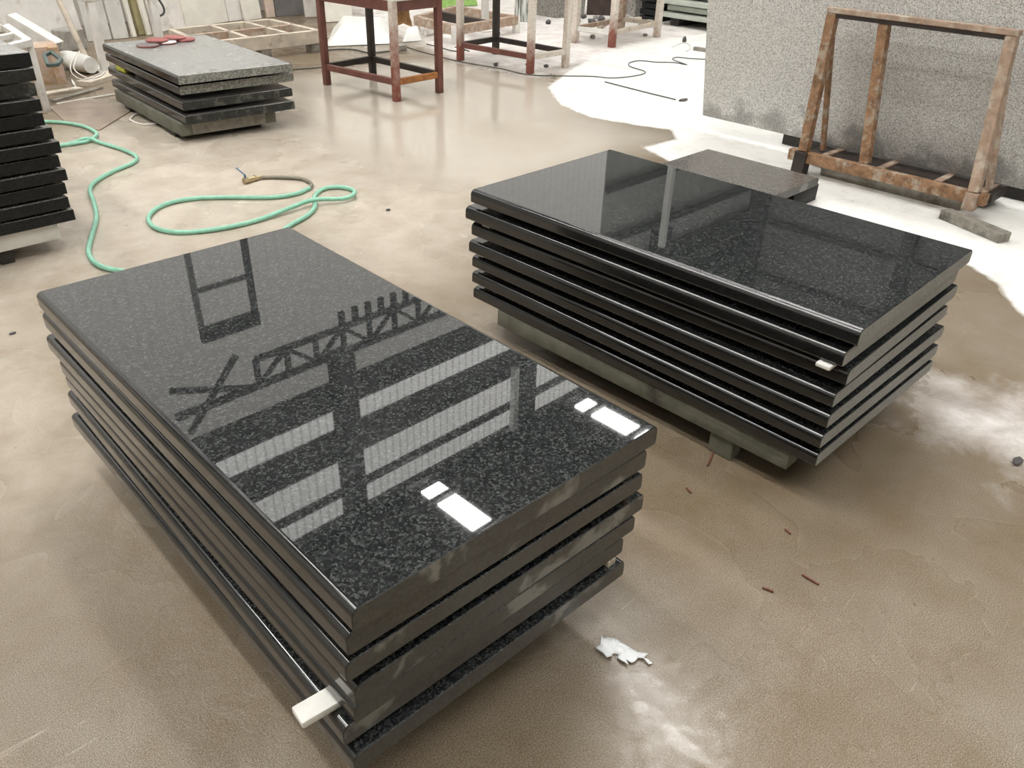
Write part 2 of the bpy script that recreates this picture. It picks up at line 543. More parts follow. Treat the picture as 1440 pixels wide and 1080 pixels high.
    r = mix(nt, math_n(nt, 'MULTIPLY', att['film'], 1.0), r, ramp(nt, n2, ((0.35, 0.03), (0.7, 0.16))))
    r = mix(nt, ku, r, (0.6, 0.6, 0.6))
    r = mix(nt, kd, r, (0.75, 0.75, 0.75))
    nt.links.new(r, b.inputs['Roughness'])
    b.inputs['IOR'].default_value = 1.45
    n4 = math_n(nt, 'ADD', noise(nt, v, 26.0, 6, 0.75, 0.6), math_n(nt, 'MULTIPLY', grit, 0.12))
    bs = N(nt, 'ShaderNodeBump', Distance=0.006)
    keep = math_n(nt, 'SUBTRACT', 1.0, math_n(nt, 'MULTIPLY', math_n(nt, 'MAXIMUM', att['film'], math_n(nt, 'MULTIPLY', att['gloss'], 0.86)), 0.96))
    nt.links.new(math_n(nt, 'MULTIPLY', keep, 0.42), bs.inputs['Strength'])
    nt.links.new(n4, bs.inputs['Height'])
    nt.links.new(bs.outputs[0], b.inputs['Normal'])
    me.materials.append(m)
    o = bpy.data.objects.new('floor', me)
    C.objects.link(o)
    o['kind'] = 'structure'
    return o


build_floor()

# ------------------------------------------------------------------ setting: hall shell


def struct(name, bm, mat, smooth=35):
    o = finish(bm, name, mat, None, smooth)
    o['kind'] = 'structure'
    return o


def quad(name, pts, mat):
    bm = bmesh.new()
    bm.faces.new([bm.verts.new(p) for p in pts])
    return struct(name, bm, mat)


def slab_wall(name, lo, hi, mat):
    bm = bmesh.new()
    box_at(bm, lo, hi)
    return struct(name, bm, mat)


M['wall_white'] = simple('whitewashed_masonry', (0.88, 0.86, 0.83), 0.8, 0.05, 2)
M['cladding_grey'] = simple('grey_steel_cladding', (0.16, 0.16, 0.155), 0.6, 0.15, 2)
M['cladding_mid'] = simple('mid_grey_cladding', (0.42, 0.42, 0.4), 0.6, 0.12, 2)
M['roof_grey'] = simple('dark_roof_sheet', (0.09, 0.09, 0.09), 0.7, 0.25, 1.5)
M['beam_dark'] = simple('dark_roof_steel', (0.035, 0.034, 0.032), 0.6, 0.2, 4)
M['pipe_white'] = simple('white_pipe', (0.85, 0.85, 0.82), 0.4, 0.03, 4)


def daylight(name, col, strength, ribs=0.0):
    """Daylight coming through a translucent sheet; ribs darken its corrugations."""
    m, nt, b = new_mat(name)
    nt.nodes.remove(b)
    em = nt.nodes.new('ShaderNodeEmission')
    em.inputs[0].default_value = (*col, 1)
    if ribs:
        geo = nt.nodes.new('ShaderNodeNewGeometry')
        w = N(nt, 'ShaderNodeTexWave', Scale=1.7, Distortion=0.0)
        w.wave_type = 'BANDS'
        w.bands_direction = 'X'
        nt.links.new(geo.outputs['Position'], w.inputs['Vector'])
        k = ramp(nt, w.outputs['Fac'], ((0.0, 1 - ribs), (0.25, 1.0)))
        st = math_n(nt, 'MULTIPLY', k, strength)
        nt.links.new(st, em.inputs[1])
    else:
        em.inputs[1].default_value = strength
    nt.links.new(em.outputs[0], nt.nodes['Material Output'].inputs[0])
    return m


M['pane_light'] = daylight('skylight_sheet', (1.0, 0.985, 0.95), PANE_STRENGTH)
M['wall_glow'] = daylight('glowing_wall_sheet', (1.0, 0.955, 0.88), 1.0, 0.06)  # added glow on the white wall, so the slabs mirror it brightly
M['clad_light'] = daylight('translucent_cladding', (1.0, 0.985, 0.94), CLAD_STRENGTH, 0.35)

# long wall towards the left of the picture: masonry, an added glowing sheet, then glazed strips between dark beams
slab_wall('wall_left', (BACK_X, WALL_Y, 0), (14.2, WALL_Y + 0.2, 3.2), 'wall_white')
slab_wall('wall_left_cladding', (14.2, WALL_Y, 0), (WALL_X, WALL_Y + 0.2, 7.55), 'cladding_mid')
slab_wall('wall_left_upper', (BACK_X, WALL_Y + 0.12, 3.2), (WALL_X, WALL_Y + 0.2, ROOF_Z), 'beam_dark')
slab_wall('wall_right', (WALL_X, BACK_Y, 0), (WALL_X + 0.2, WALL_Y + 0.2, ROOF_Z), 'cladding_grey')
slab_wall('wall_back', (BACK_X, BACK_Y - 0.2, 0), (WALL_X, BACK_Y, ROOF_Z), 'cladding_mid')
slab_wall('wall_front', (BACK_X - 0.2, BACK_Y, 0), (BACK_X, WALL_Y + 0.2, ROOF_Z), 'cladding_mid')
slab_wall('ceiling', (BACK_X - 0.2, BACK_Y - 0.2, ROOF_Z), (WALL_X + 0.2, WALL_Y + 0.2, ROOF_Z + 0.15), 'roof_grey')
n_win = 0


def window(lo, hi, mat):
    global n_win
    n_win += 1
    bm = bmesh.new()
    box_at(bm, lo, hi)
    return struct('window_%d' % n_win, bm, mat)


n_trim = 0


def trim(lo, hi, mat, bev=0.0):
    global n_trim
    n_trim += 1
    bm = bmesh.new()
    box_at(bm, lo, hi, bev)
    return struct('trim_%d' % n_trim, bm, mat)


window((-4, WALL_Y + 0.02, 3.2), (14.2, WALL_Y + 0.1, 7.55), 'wall_glow')  # added glowing sheet in place of the wall's plain white face
for z0, z1 in ((8.12, 8.62), (9.2, 10.05), (10.17, 10.72)):
    window((-4, WALL_Y + 0.02, z0), (14.3, WALL_Y + 0.1, z1), 'clad_light')
    trim((14.3, WALL_Y + 0.02, z0), (WALL_X - .1, WALL_Y + 0.1, z1), 'cladding_grey')
for z0, z1, dp in ((7.55, 8.12, 0.1), (8.62, 8.84, 0.35), (8.93, 9.2, 0.22), (10.05, 10.17, 0.12), (10.72, 10.95, 0.2)):
    trim((BACK_X, WALL_Y - dp, z0), (WALL_X, WALL_Y + 0.1, z1), 'beam_dark')
for cx in (-2.85, 1.97, 6.77, 11.6, 16.4):
    trim((cx - 0.17, WALL_Y - 0.42, 6.9), (cx + 0.17, WALL_Y, ROOF_Z), 'beam_dark')
for cx, z0, z1 in ((11.05, 8.8, 10.5), (16.15, 4.2, 7.3)):
    trim((cx - 0.07, WALL_Y - 0.5, z0), (cx + 0.07, WALL_Y - 0.36, z1), 'pipe_white')
trim((14.2, WALL_Y - 0.12, 5.45), (WALL_X, WALL_Y, 5.6), 'beam_dark')
trim((14.2, WALL_Y - 0.12, 6.75), (WALL_X, WALL_Y, 6.9), 'beam_dark')
trim((WALL_X - 0.3, WALL_Y - 0.5, 0), (WALL_X, WALL_Y, ROOF_Z), 'beam_dark')
for z in (3.2, 5.0, 6.65, 7.75, 9.4):
    trim((WALL_X - 0.12, BACK_Y, z), (WALL_X, WALL_Y - 0.5, z + 0.14), 'beam_dark')
for y in (6.6, 1.8, -3.0):
    trim((WALL_X - 0.3, y - 0.15, 0), (WALL_X, y + 0.15, ROOF_Z), 'beam_dark')
# square hatch frame in front of the glowing sheet
trim((4.42, WALL_Y - 0.06, 4.0), (4.5, WALL_Y, 5.85), 'cladding_grey')
trim((5.32, WALL_Y - 0.06, 4.0), (5.42, WALL_Y, 5.85), 'beam_dark')
trim((4.42, WALL_Y - 0.08, 5.65), (5.42, WALL_Y, 5.9), 'beam_dark')
trim((4.42, WALL_Y - 0.05, 5.0), (5.42, WALL_Y, 5.07), 'beam_dark')


def lattice_girder():
    bm = bmesh.new()
    y = WALL_Y - 0.55
    z0, z1 = 6.2, 6.68
    x0, x1 = 5.0, 12.0
    add_bar(bm, (x0, y, z0), (x1, y, z0), 0.08, 0.09)
    add_bar(bm, (3.6, y, z1), (x1, y, z1), 0.1, 0.1)
    x = x0
    k = 0
    while x < x1 - 0.1:
        add_bar(bm, (x, y, z0), (x, y, z1), 0.06, 0.09)
        a, b = (z0, z1) if k % 2 else (z1, z0)
        add_bar(bm, (x, y, a), (x + 0.55, y, b), 0.06, 0.07)
        if x > 6.3:
            for s in (0, 0.275):
                add_bar(bm, (x + s, y, z0 - 0.3), (x + s, y, z0), 0.07, 0.1)
        x += 0.55
        k += 1
    add_bar(bm, (3.75, y, 7.05), (4.7, y, 6.0), 0.06, 0.09)
    add_bar(bm, (3.6, y, 6.2), (4.9, y, 6.68), 0.06, 0.09)
    return struct('wall_left_lattice_beam', bm, 'beam_dark')


lattice_girder()
# roof: purlins along x and skylight strips by bay, with unseen strips added as fill light
for k, y in enumerate(np.arange(10.35, BACK_Y, -1.35)):
    trim((BACK_X, y - 0.05, ROOF_Z - 0.2), (WALL_X, y + 0.05, ROOF_Z - 0.02), 'roof_grey')
for cx in (-2.85, 1.97, 6.77, 11.6, 16.4):
    trim((cx - 0.15, BACK_Y, ROOF_Z - 0.45), (cx + 0.15, WALL_Y - 0.4, ROOF_Z - 0.2), 'roof_grey')
for cx, y0, y1 in ((-.6, -4.0, 10.9), (4.0, 2.0, 9.1), (8.6, 2.4, 10.9), (13.6, 4.5, 10.9), (18.4, 6.5, 10.9), (4.0, -8.2, -3.0), (8.6, -8.2, -3.0), (-3.6, -4.0, 9.5)):
    if True:
        ys = [y1] + [y for y in np.arange(10.35, BACK_Y, -1.35) if y0 < y < y1 - 0.1] + [y0]
        for a, b in zip(ys, ys[1:]):
            hw_ = .36 if cx < 1 else (.6 if cx == 8.6 and a < 7.0 else .25)  # strips outside the slab mirrors widened for fill and the floor glint
            window((cx - hw_, b + 0.04, ROOF_Z - 0.06), (cx + hw_, a - 0.04, ROOF_Z - 0.01), 'pane_light')

# ------------------------------------------------------------------ granite slabs


def slab_mesh(name, w, l, t, mats, r=0.012):
    """A slab w (x) by l (y) by t: long edges rounded over, short ends cut square.
    materials: 0 polished, 1 cut ends."""
    bm = bmesh.new()
    hw, hl = w / 2, l / 2
    prof = []
    rb = r * 0.45
    seg = 6
    def arc(cx, cz, rr, a0, a1):
        for k in range(seg + 1):
            a = a0 + (a1 - a0) * k / seg
            prof.append((cx + rr * math.cos(a), cz + rr * math.sin(a)))
    arc(hw - rb, rb, rb, -math.pi / 2, 0)
    arc(hw - r, t - r, r, 0, math.pi / 2)
    arc(-hw + r, t - r, r, math.pi / 2, math.pi)
    arc(-hw + rb, rb, rb, math.pi, 1.5 * math.pi)
    c = 0.002
    rings = []
    for y, s in ((-hl, c), (-hl + c, 0), (hl - c, 0), (hl, c)):
        ring = []
        for x, z in prof:
            fx = (hw - s) / hw
            fz = t / 2 + (z - t / 2) * (t / 2 - s) / (t / 2)
            ring.append(bm.verts.new((x * fx, y, fz)))
        rings.append(ring)
    n = len(prof)
    for a, b in zip(rings, rings[1:]):
        for k in range(n):
            bm.faces.new((a[k], a[(k + 1) % n], b[(k + 1) % n], b[k]))
    bm.normal_update()
    for f in bm.faces:
        f.material_index = 0 if f.calc_center_median().z > t - .3 * r and abs(f.calc_center_median().x) < hw - r * 1.5 else 2
    f0 = bm.faces.new(rings[0]); f0.material_index = 1
    f1 = bm.faces.new(rings[-1][::-1]); f1.material_index = 1
    return bm


def place_slab(cx, cy, yaw, ztop, w, l, t, mats, label, group, r=0.012, cat='stone slab', tilt=None):
    mats = list(mats) + ['granite_side']
    bm = slab_mesh('granite_slab', w, l, t, mats, r)
    o = finish(bm, 'granite_slab', mats, None, 30, (cx, cy, ztop - t), .02)
    o.rotation_euler = (0, 0, yaw)
    return tag(o, label, cat, group, 'thing')


def block(name, lo, hi, mat, label, cat, group=None, bev=0.003, rz=0.0):
    lo, hi = Vector(lo), Vector(hi)
    bm = bmesh.new()
    add_box(bm, hi - lo, Matrix.Translation((0, 0, (hi.z - lo.z) / 2)), bev)
    o = finish(bm, name, mat, None, 35, ((lo.x + hi.x) / 2, (lo.y + hi.y) / 2, lo.z))
    o.rotation_euler = (0, 0, rz)
    return tag(o, label, cat, group)


cy_, sy_ = math.cos(math.radians(45.5)), math.sin(math.radians(45.5))


def uv(x, y):
    return x * cy_ + y * sy_, -x * sy_ + y * cy_


ORD = ['topmost', 'second', 'third', 'fourth', 'fifth', 'sixth', 'bottom']
# front stack: (camera-frame x, y, yaw in degrees, top height, width, length)
SA = [(-0.497, 1.716, 44.3, .629, .789, 1.533), (-0.510, 1.727, 44.0, .5605, .787, 1.534), (-0.513, 1.727, 44.1, .490, .797, 1.529), (-0.500, 1.747, 44.2, .405, .812, 1.520), (-0.511, 1.750, 43.9, .345, .796, 1.529), (-0.530, 1.753, 43.4, .278, .795, 1.529), (-0.524, 1.740, 44.0, .208, .793, 1.531)]
TA = [.05, .052, .048, .05, .047, .05, .05]
for i, (x, y, a, z, w, l) in enumerate(SA):
    u, v = uv(x, y)
    lab = 'polished black granite slab on top of the front stack, skylights mirrored in it' if i == 0 else '%s black granite slab %sof the front stack' % (ORD[i], 'from the top ' if i < 6 else '')
    if i == 6:
        lab = 'bottom black granite slab of the front stack, just above the floor'
    place_slab(u, v, math.radians(a - 45.5), z, w, l, TA[i], ['granite_top', 'granite_end_dark'], lab, 'slabs in the front stack', .015)
SB = [(0.671, 2.764, 46.3, .624, .858, 1.536), (0.648, 2.773, 46.1, .552, .850, 1.541), (0.674, 2.782, 46.6, .487, .857, 1.537), (0.661, 2.781, 46.0, .412, .858, 1.537), (0.669, 2.781, 45.2, .341, .851, 1.540), (0.667, 2.778, 44.9, .271, .850, 1.541), (0.673, 2.786, 45.0, .199, .853, 1.539)]
TB = [.05, .05, .05, .048, .048, .048, .048]
for i, (x, y, a, z, w, l) in enumerate(SB):
    u, v = uv(x, y)
    lab = 'polished black granite slab on top of the stack facing the rusty rack' if i == 0 else '%s black granite slab %sof the stack beside the rusty rack' % (ORD[i], 'from the top ' if i < 6 else '')
    if i == 6:
        lab = 'bottom black granite slab, resting on the timber frame of the rack-side stack'
    place_slab(u, v, math.radians(a - 45.5), z, w, l, TB[i], ['granite_top', 'granite_end_grey'], lab, 'slabs in the stack beside the rack', .019)


def rect_pt(S, i, side):
    """Corner of slab i in plan: F front, L left, R right."""
    x, y, a, z, w, l = S[i]
    u, v = uv(x, y)
    ang = math.radians(a - 45.5)
    sx, sy = {'F': (-1, -1), 'L': (-1, 1), 'R': (1, -1), 'B': (1, 1)}[side]
    px, py = sx * w / 2, sy * l / 2
    return Vector((u + px * math.cos(ang) - py * math.sin(ang), v + px * math.sin(ang) + py * math.cos(ang)))


# spacers seen between the slabs
f6 = rect_pt(SA, 5, 'F')
block('foam_spacer', (f6.x - 0.05, f6.y + 0.045, .279), (f6.x + 0.05, f6.y + 0.09, .297), 'foam', 'white foam block sticking out between slabs at the front stack corner', 'spacer', rz=-0.1)
for S, i, side, dx, dy, zz, lab in (
        (SA, 2, 'R', -.04, .02, .5085, 'small pale spacer under the second slab, right corner of the front stack'),
        (SA, 3, 'R', -.04, .03, .442, 'small pale spacer under the third slab, right corner of the front stack'),
        (SA, 6, 'R', -.04, .02, .228, 'small pale spacer on the bottom slab, right corner of the front stack')):
    p = rect_pt(S, i, side)
    z0 = S[i][3]
    block('spacer_chip', (p.x + dx - .014, p.y + dy - .01, z0), (p.x + dx + .014, p.y + dy + .012, zz), 'timber_pale', lab, 'spacer')
p = at(1160, 511, .5)
block('foam_spacer', (p.x - .012, p.y - .022, .487), (p.x + .04, p.y + .022, .5), 'foam', 'white foam strip under the second slab of the stack beside the rack', 'spacer', bev=.004)
p = rect_pt(SB, 2, 'L')
block('foam_spacer', (p.x + .01, p.y - .09, .487), (p.x + .05, p.y - .05, .502), 'foam', 'tiny white spacer near the left tip of the rack-side stack', 'spacer')

# bearers under the front stack
for k, (vv, lab) in enumerate(((1.15, 'dark timber bearer under the near end of the front stack'), (2.0, 'dark timber bearer under the far end of the front stack'))):
    block('timber_bearer', (.6, vv - .05, 0), (1.16, vv + .05, .158), 'timber_dark', lab, 'timber bearer')


def pallet_frame():
    a = at(695, 447, .12)
    b = at(1112, 645, .12)
    x = (a.x + b.x) / 2
    t = empty('timber_pallet', (x + .4, 1.45, 0), 'olive timber frame on short feet carrying the stack beside the rack', 'pallet')
    def P(n, lo, hi, m):
        bm = bmesh.new()
        o = Vector((x + .4, 1.45, 0))
        box_at(bm, Vector(lo) - o, Vector(hi) - o, .004)
        return finish(bm, n, m, t)
    y0, y1 = b.y, a.y
    P('long_beam', (x, y0, .083), (x + .07, y1, .151), 'timber_olive')
    P('long_beam', (x + .7, y0, .083), (x + .77, y1, .151), 'timber_olive')
    for yy in (y0 + .22, y1 - .2):
        P('cross_beam', (x + .07, yy - .04, .083), (x + .7, yy + .04, .151), 'timber_olive')
    for yy, rec in ((y0 + .24, .015), (y1 - .2, .2)):
        for xx in (x + rec, x + .71):
            P('foot', (xx, yy - .045, 0), (xx + .06, yy + .045, .083), 'timber_olive')


pallet_frame()

# single dark slab behind the second stack
place_slab(4.02, 2.485, 0.0, .152, 1.4, .79, .05, ['granite_dusty', 'granite_end_dark'], 'single dusty dark slab lying low between the stack and the rusty rack', None)
block('stone_block', (4.46, 2.1, 0), (4.76, 2.34, .102), 'granite_rough_black', 'small black stone block under the corner of the low dusty slab', 'stone block')
block('timber_bearer', (3.5, 2.2, 0), (3.6, 2.8, .102), 'timber_dark', 'dark bearer under the hidden end of the low dusty slab', 'timber bearer')

# far stack with polishing pads on it
SC = [(.45, 2.41, 5.61, .85, 1.50), (.372, 2.43, 5.66, .86, 1.49), (.275, 2.42, 5.63, .83, 1.50), (.188, 2.41, 5.60, .83, 1.48)]
yawC = math.radians(-3.5)
for i, (z, fu, fv, w, l) in enumerate(SC):
    cx = fu + w / 2 * math.cos(yawC) - l / 2 * math.sin(yawC)
    cy = fv + w / 2 * math.sin(yawC) + l / 2 * math.cos(yawC)
    lab = ('dusty grey slab on top of the far stack, red polishing pads lying on it', 'second slab from the top of the far stack by the leaning panels, speckled end', 'third slab from the top of the far stack, dark with smeared white end', 'bottom slab of the far stack, on an olive timber base')[i]
    place_slab(cx, cy, yawC, z, w, l, .058, ['granite_dust_sheen' if i == 0 else 'granite_dusty', 'granite_end_speckled' if i < 2 else 'granite_cut_black'], lab, 'slabs in the far stack', 0.016)


def base_far():
    t = empty('timber_pallet', (2.8, 6.3, -.0), 'olive damp timber base under the far stack', 'base', None, yawC)
    for n, lo, hi, m in (('long_beam', (-.37, -.66, .04), (-.29, .66, .126), 'timber_olive'), ('long_beam', (.27, -.66, .04), (.35, .66, .126), 'timber_olive'), ('cross_beam', (-.29, -.66, .04), (.27, -.58, .125), 'timber_grey'), ('foot', (-.36, -.5, 0), (.3, -.4, .04), 'timber_dark'), ('foot', (-.36, .4, 0), (.3, .5, .04), 'timber_dark')):
        bm = bmesh.new()
        box_at(bm, lo, hi, .003)
        finish(bm, n, m, t)


base_far()
p = at(172, 96, .3)
block('foam_spacer', (p.x - .02, p.y - .08, .276), (p.x + .06, p.y + .08, .313), 'yellow_foam', 'yellow-green foam spacer in the gap of the far stack', 'spacer', bev=.006)


def pad(px, py, z, rx, ry, label, col, up=True):
    bm = bmesh.new()
    r = .085
    prof = [(0, 0), (r * .9, 0), (r, .004), (r, .012), (r * .92, .017), (r * .5, .018), (0, .018)]
    n = 24
    rings = []
    for rr, zz in prof:
        if rr == 0:
            rings.append([bm.verts.new((0, 0, zz))])
        else:
            rings.append([bm.verts.new((rr * math.cos(2 * math.pi * k / n), rr * math.sin(2 * math.pi * k / n), zz)) for k in range(n)])
    for a, b in zip(rings, rings[1:]):
        for k in range(n):
            if len(a) == 1:
                bm.faces.new((a[0], b[(k + 1) % n], b[k]))
            elif len(b) == 1:
                bm.faces.new((a[k], a[(k + 1) % n], b[0]))
            else:
                bm.faces.new((a[k], a[(k + 1) % n], b[(k + 1) % n], b[k]))
    for f in bm.faces:
        f.material_index = 1 if f.calc_center_median().z > .0145 else 0
    o = finish(bm, 'polishing_pad', col, None, 40, at(px, py, z))
    o.rotation_euler = (rx, ry, 0)
    return tag(o, label, 'polishing pad', 'polishing pads on the far stack')


pad(208, 65, .451, 0, 0, 'grey-faced round pad nearest the front of the far stack', ['pink_pad', 'grey_pad'])
pad(233, 61, .451, 0, 0, 'pale-faced round pad lying flat in front of the red ones', ['pink_pad', 'white_dusty'])
pad(221, 58, .470, 0, 0, 'red round pad bridging the grey-faced and the pale-faced pad', ['pink_pad', 'pink_pad'])
pad(246, 54, .470, 0, .06, 'red round pad propped up in the middle of the pads', ['pink_pad', 'pink_pad'])
pad(259, 57, .451, 0, 0, 'red round pad at the right end of the pads', ['pink_pad', 'pink_pad'])

# tall stack at the left edge of the picture
TIPS = [1.156, 1.154, 1.145, 1.145, 1.143, 1.164, 1.178, 1.161, 1.173, 1.157, 1.151, 1.16]
ORD12 = ['topmost', 'second', 'third', 'fourth', 'fifth', 'sixth', 'seventh', 'eighth', 'ninth', 'tenth', 'eleventh', 'bottom']
for i, u in enumerate(TIPS):
    z = .926 - .0652 * i
    w, l = .95, 1.5
    end = 'granite_cut_black' if i in (1, 2) else 'granite_rough_black'
    dv = random.uniform(-.012, .012)
    lab = {0: 'topmost slab of the tall dark stack at the left edge, pale grey top', 1: 'second slab from the top of the tall left stack, chipped streaky face', 2: 'third slab from the top of the tall left stack, streaked face', 11: 'bottom black slab of the tall left stack, on a pale beam'}.get(i, '%s black slab from the top of the tall stack by the hose' % ORD12[i])
    o = place_slab(u - w / 2, 4.181 + dv + l / 2, 0, z, w, l, .054 if i else .06, ['granite_dust_sheen' if i == 0 else 'granite_dusty', end], lab, 'slabs in the tall left stack', .004)


def base_left():
    t = empty('timber_pallet', (.7, 4.9, 0), 'pale grey beam base under the tall left stack', 'base')
    for n, lo, hi, m in (('cross_beam', (-.55, -.7, .07), (.38, -.61, .154), 'white_dusty'), ('cross_beam', (-.55, .6, .07), (.38, .69, .154), 'timber_grey'), ('long_beam', (.2, -.61, .07), (.28, .6, .154), 'timber_grey'), ('foot', (.1, -.68, 0), (.16, -.62, .07), 'timber_dark'), ('foot', (-.4, -.68, 0), (-.34, -.62, .07), 'timber_dark'), ('foot', (.1, .62, 0), (.16, .68, .07), 'timber_dark'), ('foot', (-.4, .62, 0), (-.34, .68, .07), 'timber_dark')):
        bm = bmesh.new()
        box_at(bm, lo, hi, .003)
        finish(bm, n, m, t)


base_left()

# ------------------------------------------------------------------ big grey slab, rusty rack, timbers


def stained_grey():
    m = M['granite_grey'].copy()
    m.name = 'grey_speckled_granite_damp'
    nt = m.node_tree
    b = nt.nodes['Principled BSDF']
    old = b.inputs['Base Color'].links[0].from_socket
    tc = nt.nodes.new('ShaderNodeTexCoord')
    sep = nt.nodes.new('ShaderNodeSeparateXYZ')
    nt.links.new(tc.outputs['Object'], sep.inputs[0])
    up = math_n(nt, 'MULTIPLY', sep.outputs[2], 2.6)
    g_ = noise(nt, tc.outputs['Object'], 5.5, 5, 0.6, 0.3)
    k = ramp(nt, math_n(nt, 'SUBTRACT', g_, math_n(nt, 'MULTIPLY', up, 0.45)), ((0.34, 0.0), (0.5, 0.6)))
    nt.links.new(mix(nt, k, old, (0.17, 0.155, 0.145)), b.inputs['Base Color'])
    M['granite_grey_damp'] = m


stained_grey()


def big_slab():
    L, Hh, t = 3.0, 1.33, .03
    bm = bmesh.new()
    add_box(bm, (t, L, Hh), Matrix.Translation((t / 2, 0, Hh / 2)), .004, 2)
    o = finish(bm, 'granite_slab', 'granite_grey_damp', None, 30, (5.57, 3.5 - L / 2, .122))
    o.rotation_euler = (0, -math.radians(10.5), 0)
    tag(o, 'huge pale grey speckled granite slab standing upright behind the rusty rack', 'stone slab', None, 'thing')


big_slab()


def rack():
    x0 = 5.15
    t = empty('slab_rack', (x0, 1.9, 0), 'rusty orange steel rack with open frame standing before the grey slab', 'rack')
    o = Vector((x0, 1.9, 0))
    def P(n, p, q, w, h, m, up=(0, 0, 1)):
        return bar(n, Vector(p) - o, Vector(q) - o, w, h, m, t, .003, up)
    # front bar and the shelf pieces that carry the slab
    P('front_bar', (x0, 2.52, .125), (x0 + .02, 1.27, .125), .055, .07, 'rust')
    P('rear_shade_bar', (5.52, 2.5, .075), (5.52, 1.3, .075), .26, .06, 'dark_steel')  # widened dark bar stands in for the shade under rack and slab
    for y in (2.36, 1.98, 1.62, 1.36):
        P('cross_bar', (x0 + .02, y, .1), (5.6, y, .095), .045, .04, 'rust_pale')
    # uprights
    P('upright', (x0 - .0, 2.425, .16), (x0 + .1, 2.475, .985), .06, .06, 'rust')
    P('upright', (x0 + .05, 2.03, .16), (x0 + .11, 2.15, .985), .06, .06, 'rust')
    P('upright', (x0 + .0, 1.345, .16), (x0 + .1, 1.44, .985), .06, .06, 'rust_pale')
    P('rear_upright', (5.42, 1.345, .12), (x0 + .12, 1.43, .9), .03, .035, 'rust_pale')
    P('rear_upright', (5.42, 2.42, .12), (x0 + .12, 2.47, .9), .03, .035, 'rust')
    P('top_bar', (x0 + .1, 2.505, 1.0), (x0 + .1, 1.405, 1.0), .07, .03, 'rust_pale')
    P('top_flange', (x0 + .075, 2.5, .975), (x0 + .075, 1.41, .975), .008, .03, 'dark_steel')
    # legs down to the floor
    P('leg', (x0 - .0, 2.43, 0), (x0 - .0, 2.425, .16), .085, .085, 'dark_steel')
    P('leg', (x0 + .0, 1.345, .055), (x0 + .0, 1.345, .16), .07, .07, 'rust_pale')
    P('leg', (5.62, 2.4, 0), (5.62, 2.4, .06), .06, .06, 'dark_steel')
    P('leg', (5.62, 1.4, 0), (5.62, 1.4, .06), .06, .06, 'dark_steel')


rack()
a, b = at(1332, 294, .055), at(1416, 328, .055)
m_, L_ = bar_matrix(a, b)
bm = bmesh.new()
add_bar(bm, a - (b - a) * .02 - Vector((0, 0, .0)), b, .085, .055, .004)
for v_ in bm.verts:
    v_.co.z -= .0275
tag(finish(bm, 'timber_beam', 'timber_grey'), 'short grey timber beam under the right foot of the rusty rack', 'timber beam')
bm = bmesh.new()
add_bar(bm, (5.3, 2.33, .03), (5.3, 1.42, .03), .09, .06, .004)
tag(finish(bm, 'timber_beam', 'timber_grey'), 'long grey timber lying on the floor beneath the rusty rack', 'timber beam')
bm = bmesh.new()
add_bar(bm, (5.82, 2.9, .045), (5.82, .7, .045), .12, .09, .004)
tag(finish(bm, 'timber_beam', 'timber_dark'), 'dark beam on the floor behind the foot of the big grey slab', 'timber beam')

# ------------------------------------------------------------------ steel work tables


def table(name, corners, h, label, mats, leg_w=.055, rail_z=.155, apron=.08, top=True):
    """corners: plan points L, F, R, B (front edge L-F, right end F-R)."""
    cs = [Vector((c[0], c[1], 0)) for c in corners]
    o = sum(cs, Vector()) / 4
    t = empty(name, o, label, 'work table')
    cs = [c - o for c in cs]
    lm = mats['legs']
    for k, c in enumerate(cs):
        bm = bmesh.new()
        add_box(bm, (leg_w, leg_w, h - .02), Matrix.Translation((c.x, c.y, (h - .02) / 2)), .003)
        finish(bm, 'leg', lm[k], t)
    names = ('lower_rail', 'lower_rail', 'lower_rail', 'lower_rail')
    for k in range(4):
        a, b = cs[k], cs[(k + 1) % 4]
        d = (b - a).normalized() * leg_w * .5
        bar('lower_rail', a + d + Vector((0, 0, rail_z)), b - d + Vector((0, 0, rail_z)), .04, .05, mats['rails'][k], t)
        bar('apron', a + d + Vector((0, 0, h - .06)), b - d + Vector((0, 0, h - .06)), .04, apron, mats['apron'], t)
    if top:
        bm = bmesh.new()
        e = leg_w / 2 + .01
        out = [c + (c.normalized() * e * 1.4) for c in cs]
        add_prism(bm, [(c.x, c.y) for c in out], h - .02, h + .01)
        finish(bm, 'table_top', mats['top'], t)
    return t


def g(px, py):
    return at(px, py, 0)


LA, FA, RA = (4.23, 6.64), (4.33, 5.74), (4.83, 5.77)
table('work_table', [LA, FA, RA, (4.80, 6.72)], .80, 'red oxide steel work table in the wet patch, one lower rail rusted orange', {'legs': ['red_steel', 'splashed_high', 'red_steel', 'dark_steel'], 'rails': ['red_steel', 'rust_orange', 'dark_steel', 'dark_steel'], 'apron': 'red_steel', 'top': 'white_dusty'}, .055)
table('work_table', [(5.99, 6.80), (6.09, 5.87), (6.61, 5.87), (6.55, 6.85)], .80, 'slurry-whitened steel work table standing behind the red one', {'legs': ['splashed_red', 'splashed_red', 'splashed_white', 'dark_steel'], 'rails': ['red_steel', 'splashed_white', 'dark_steel', 'dark_steel'], 'apron': 'white_dusty', 'top': 'white_dusty'}, .06)
table('work_table', [(7.84, 6.83), (7.96, 6.36), (9.02, 6.50), (8.92, 7.0)], .80, 'pale dusty steel work table farthest back, near the rubble', {'legs': ['splashed_white', 'splashed_red', 'splashed_white', 'rust_pale'], 'rails': ['white_dusty', 'timber_pale', 'timber_pale', 'rust_pale'], 'apron': 'white_dusty', 'top': 'white_dusty'}, .07, .16)
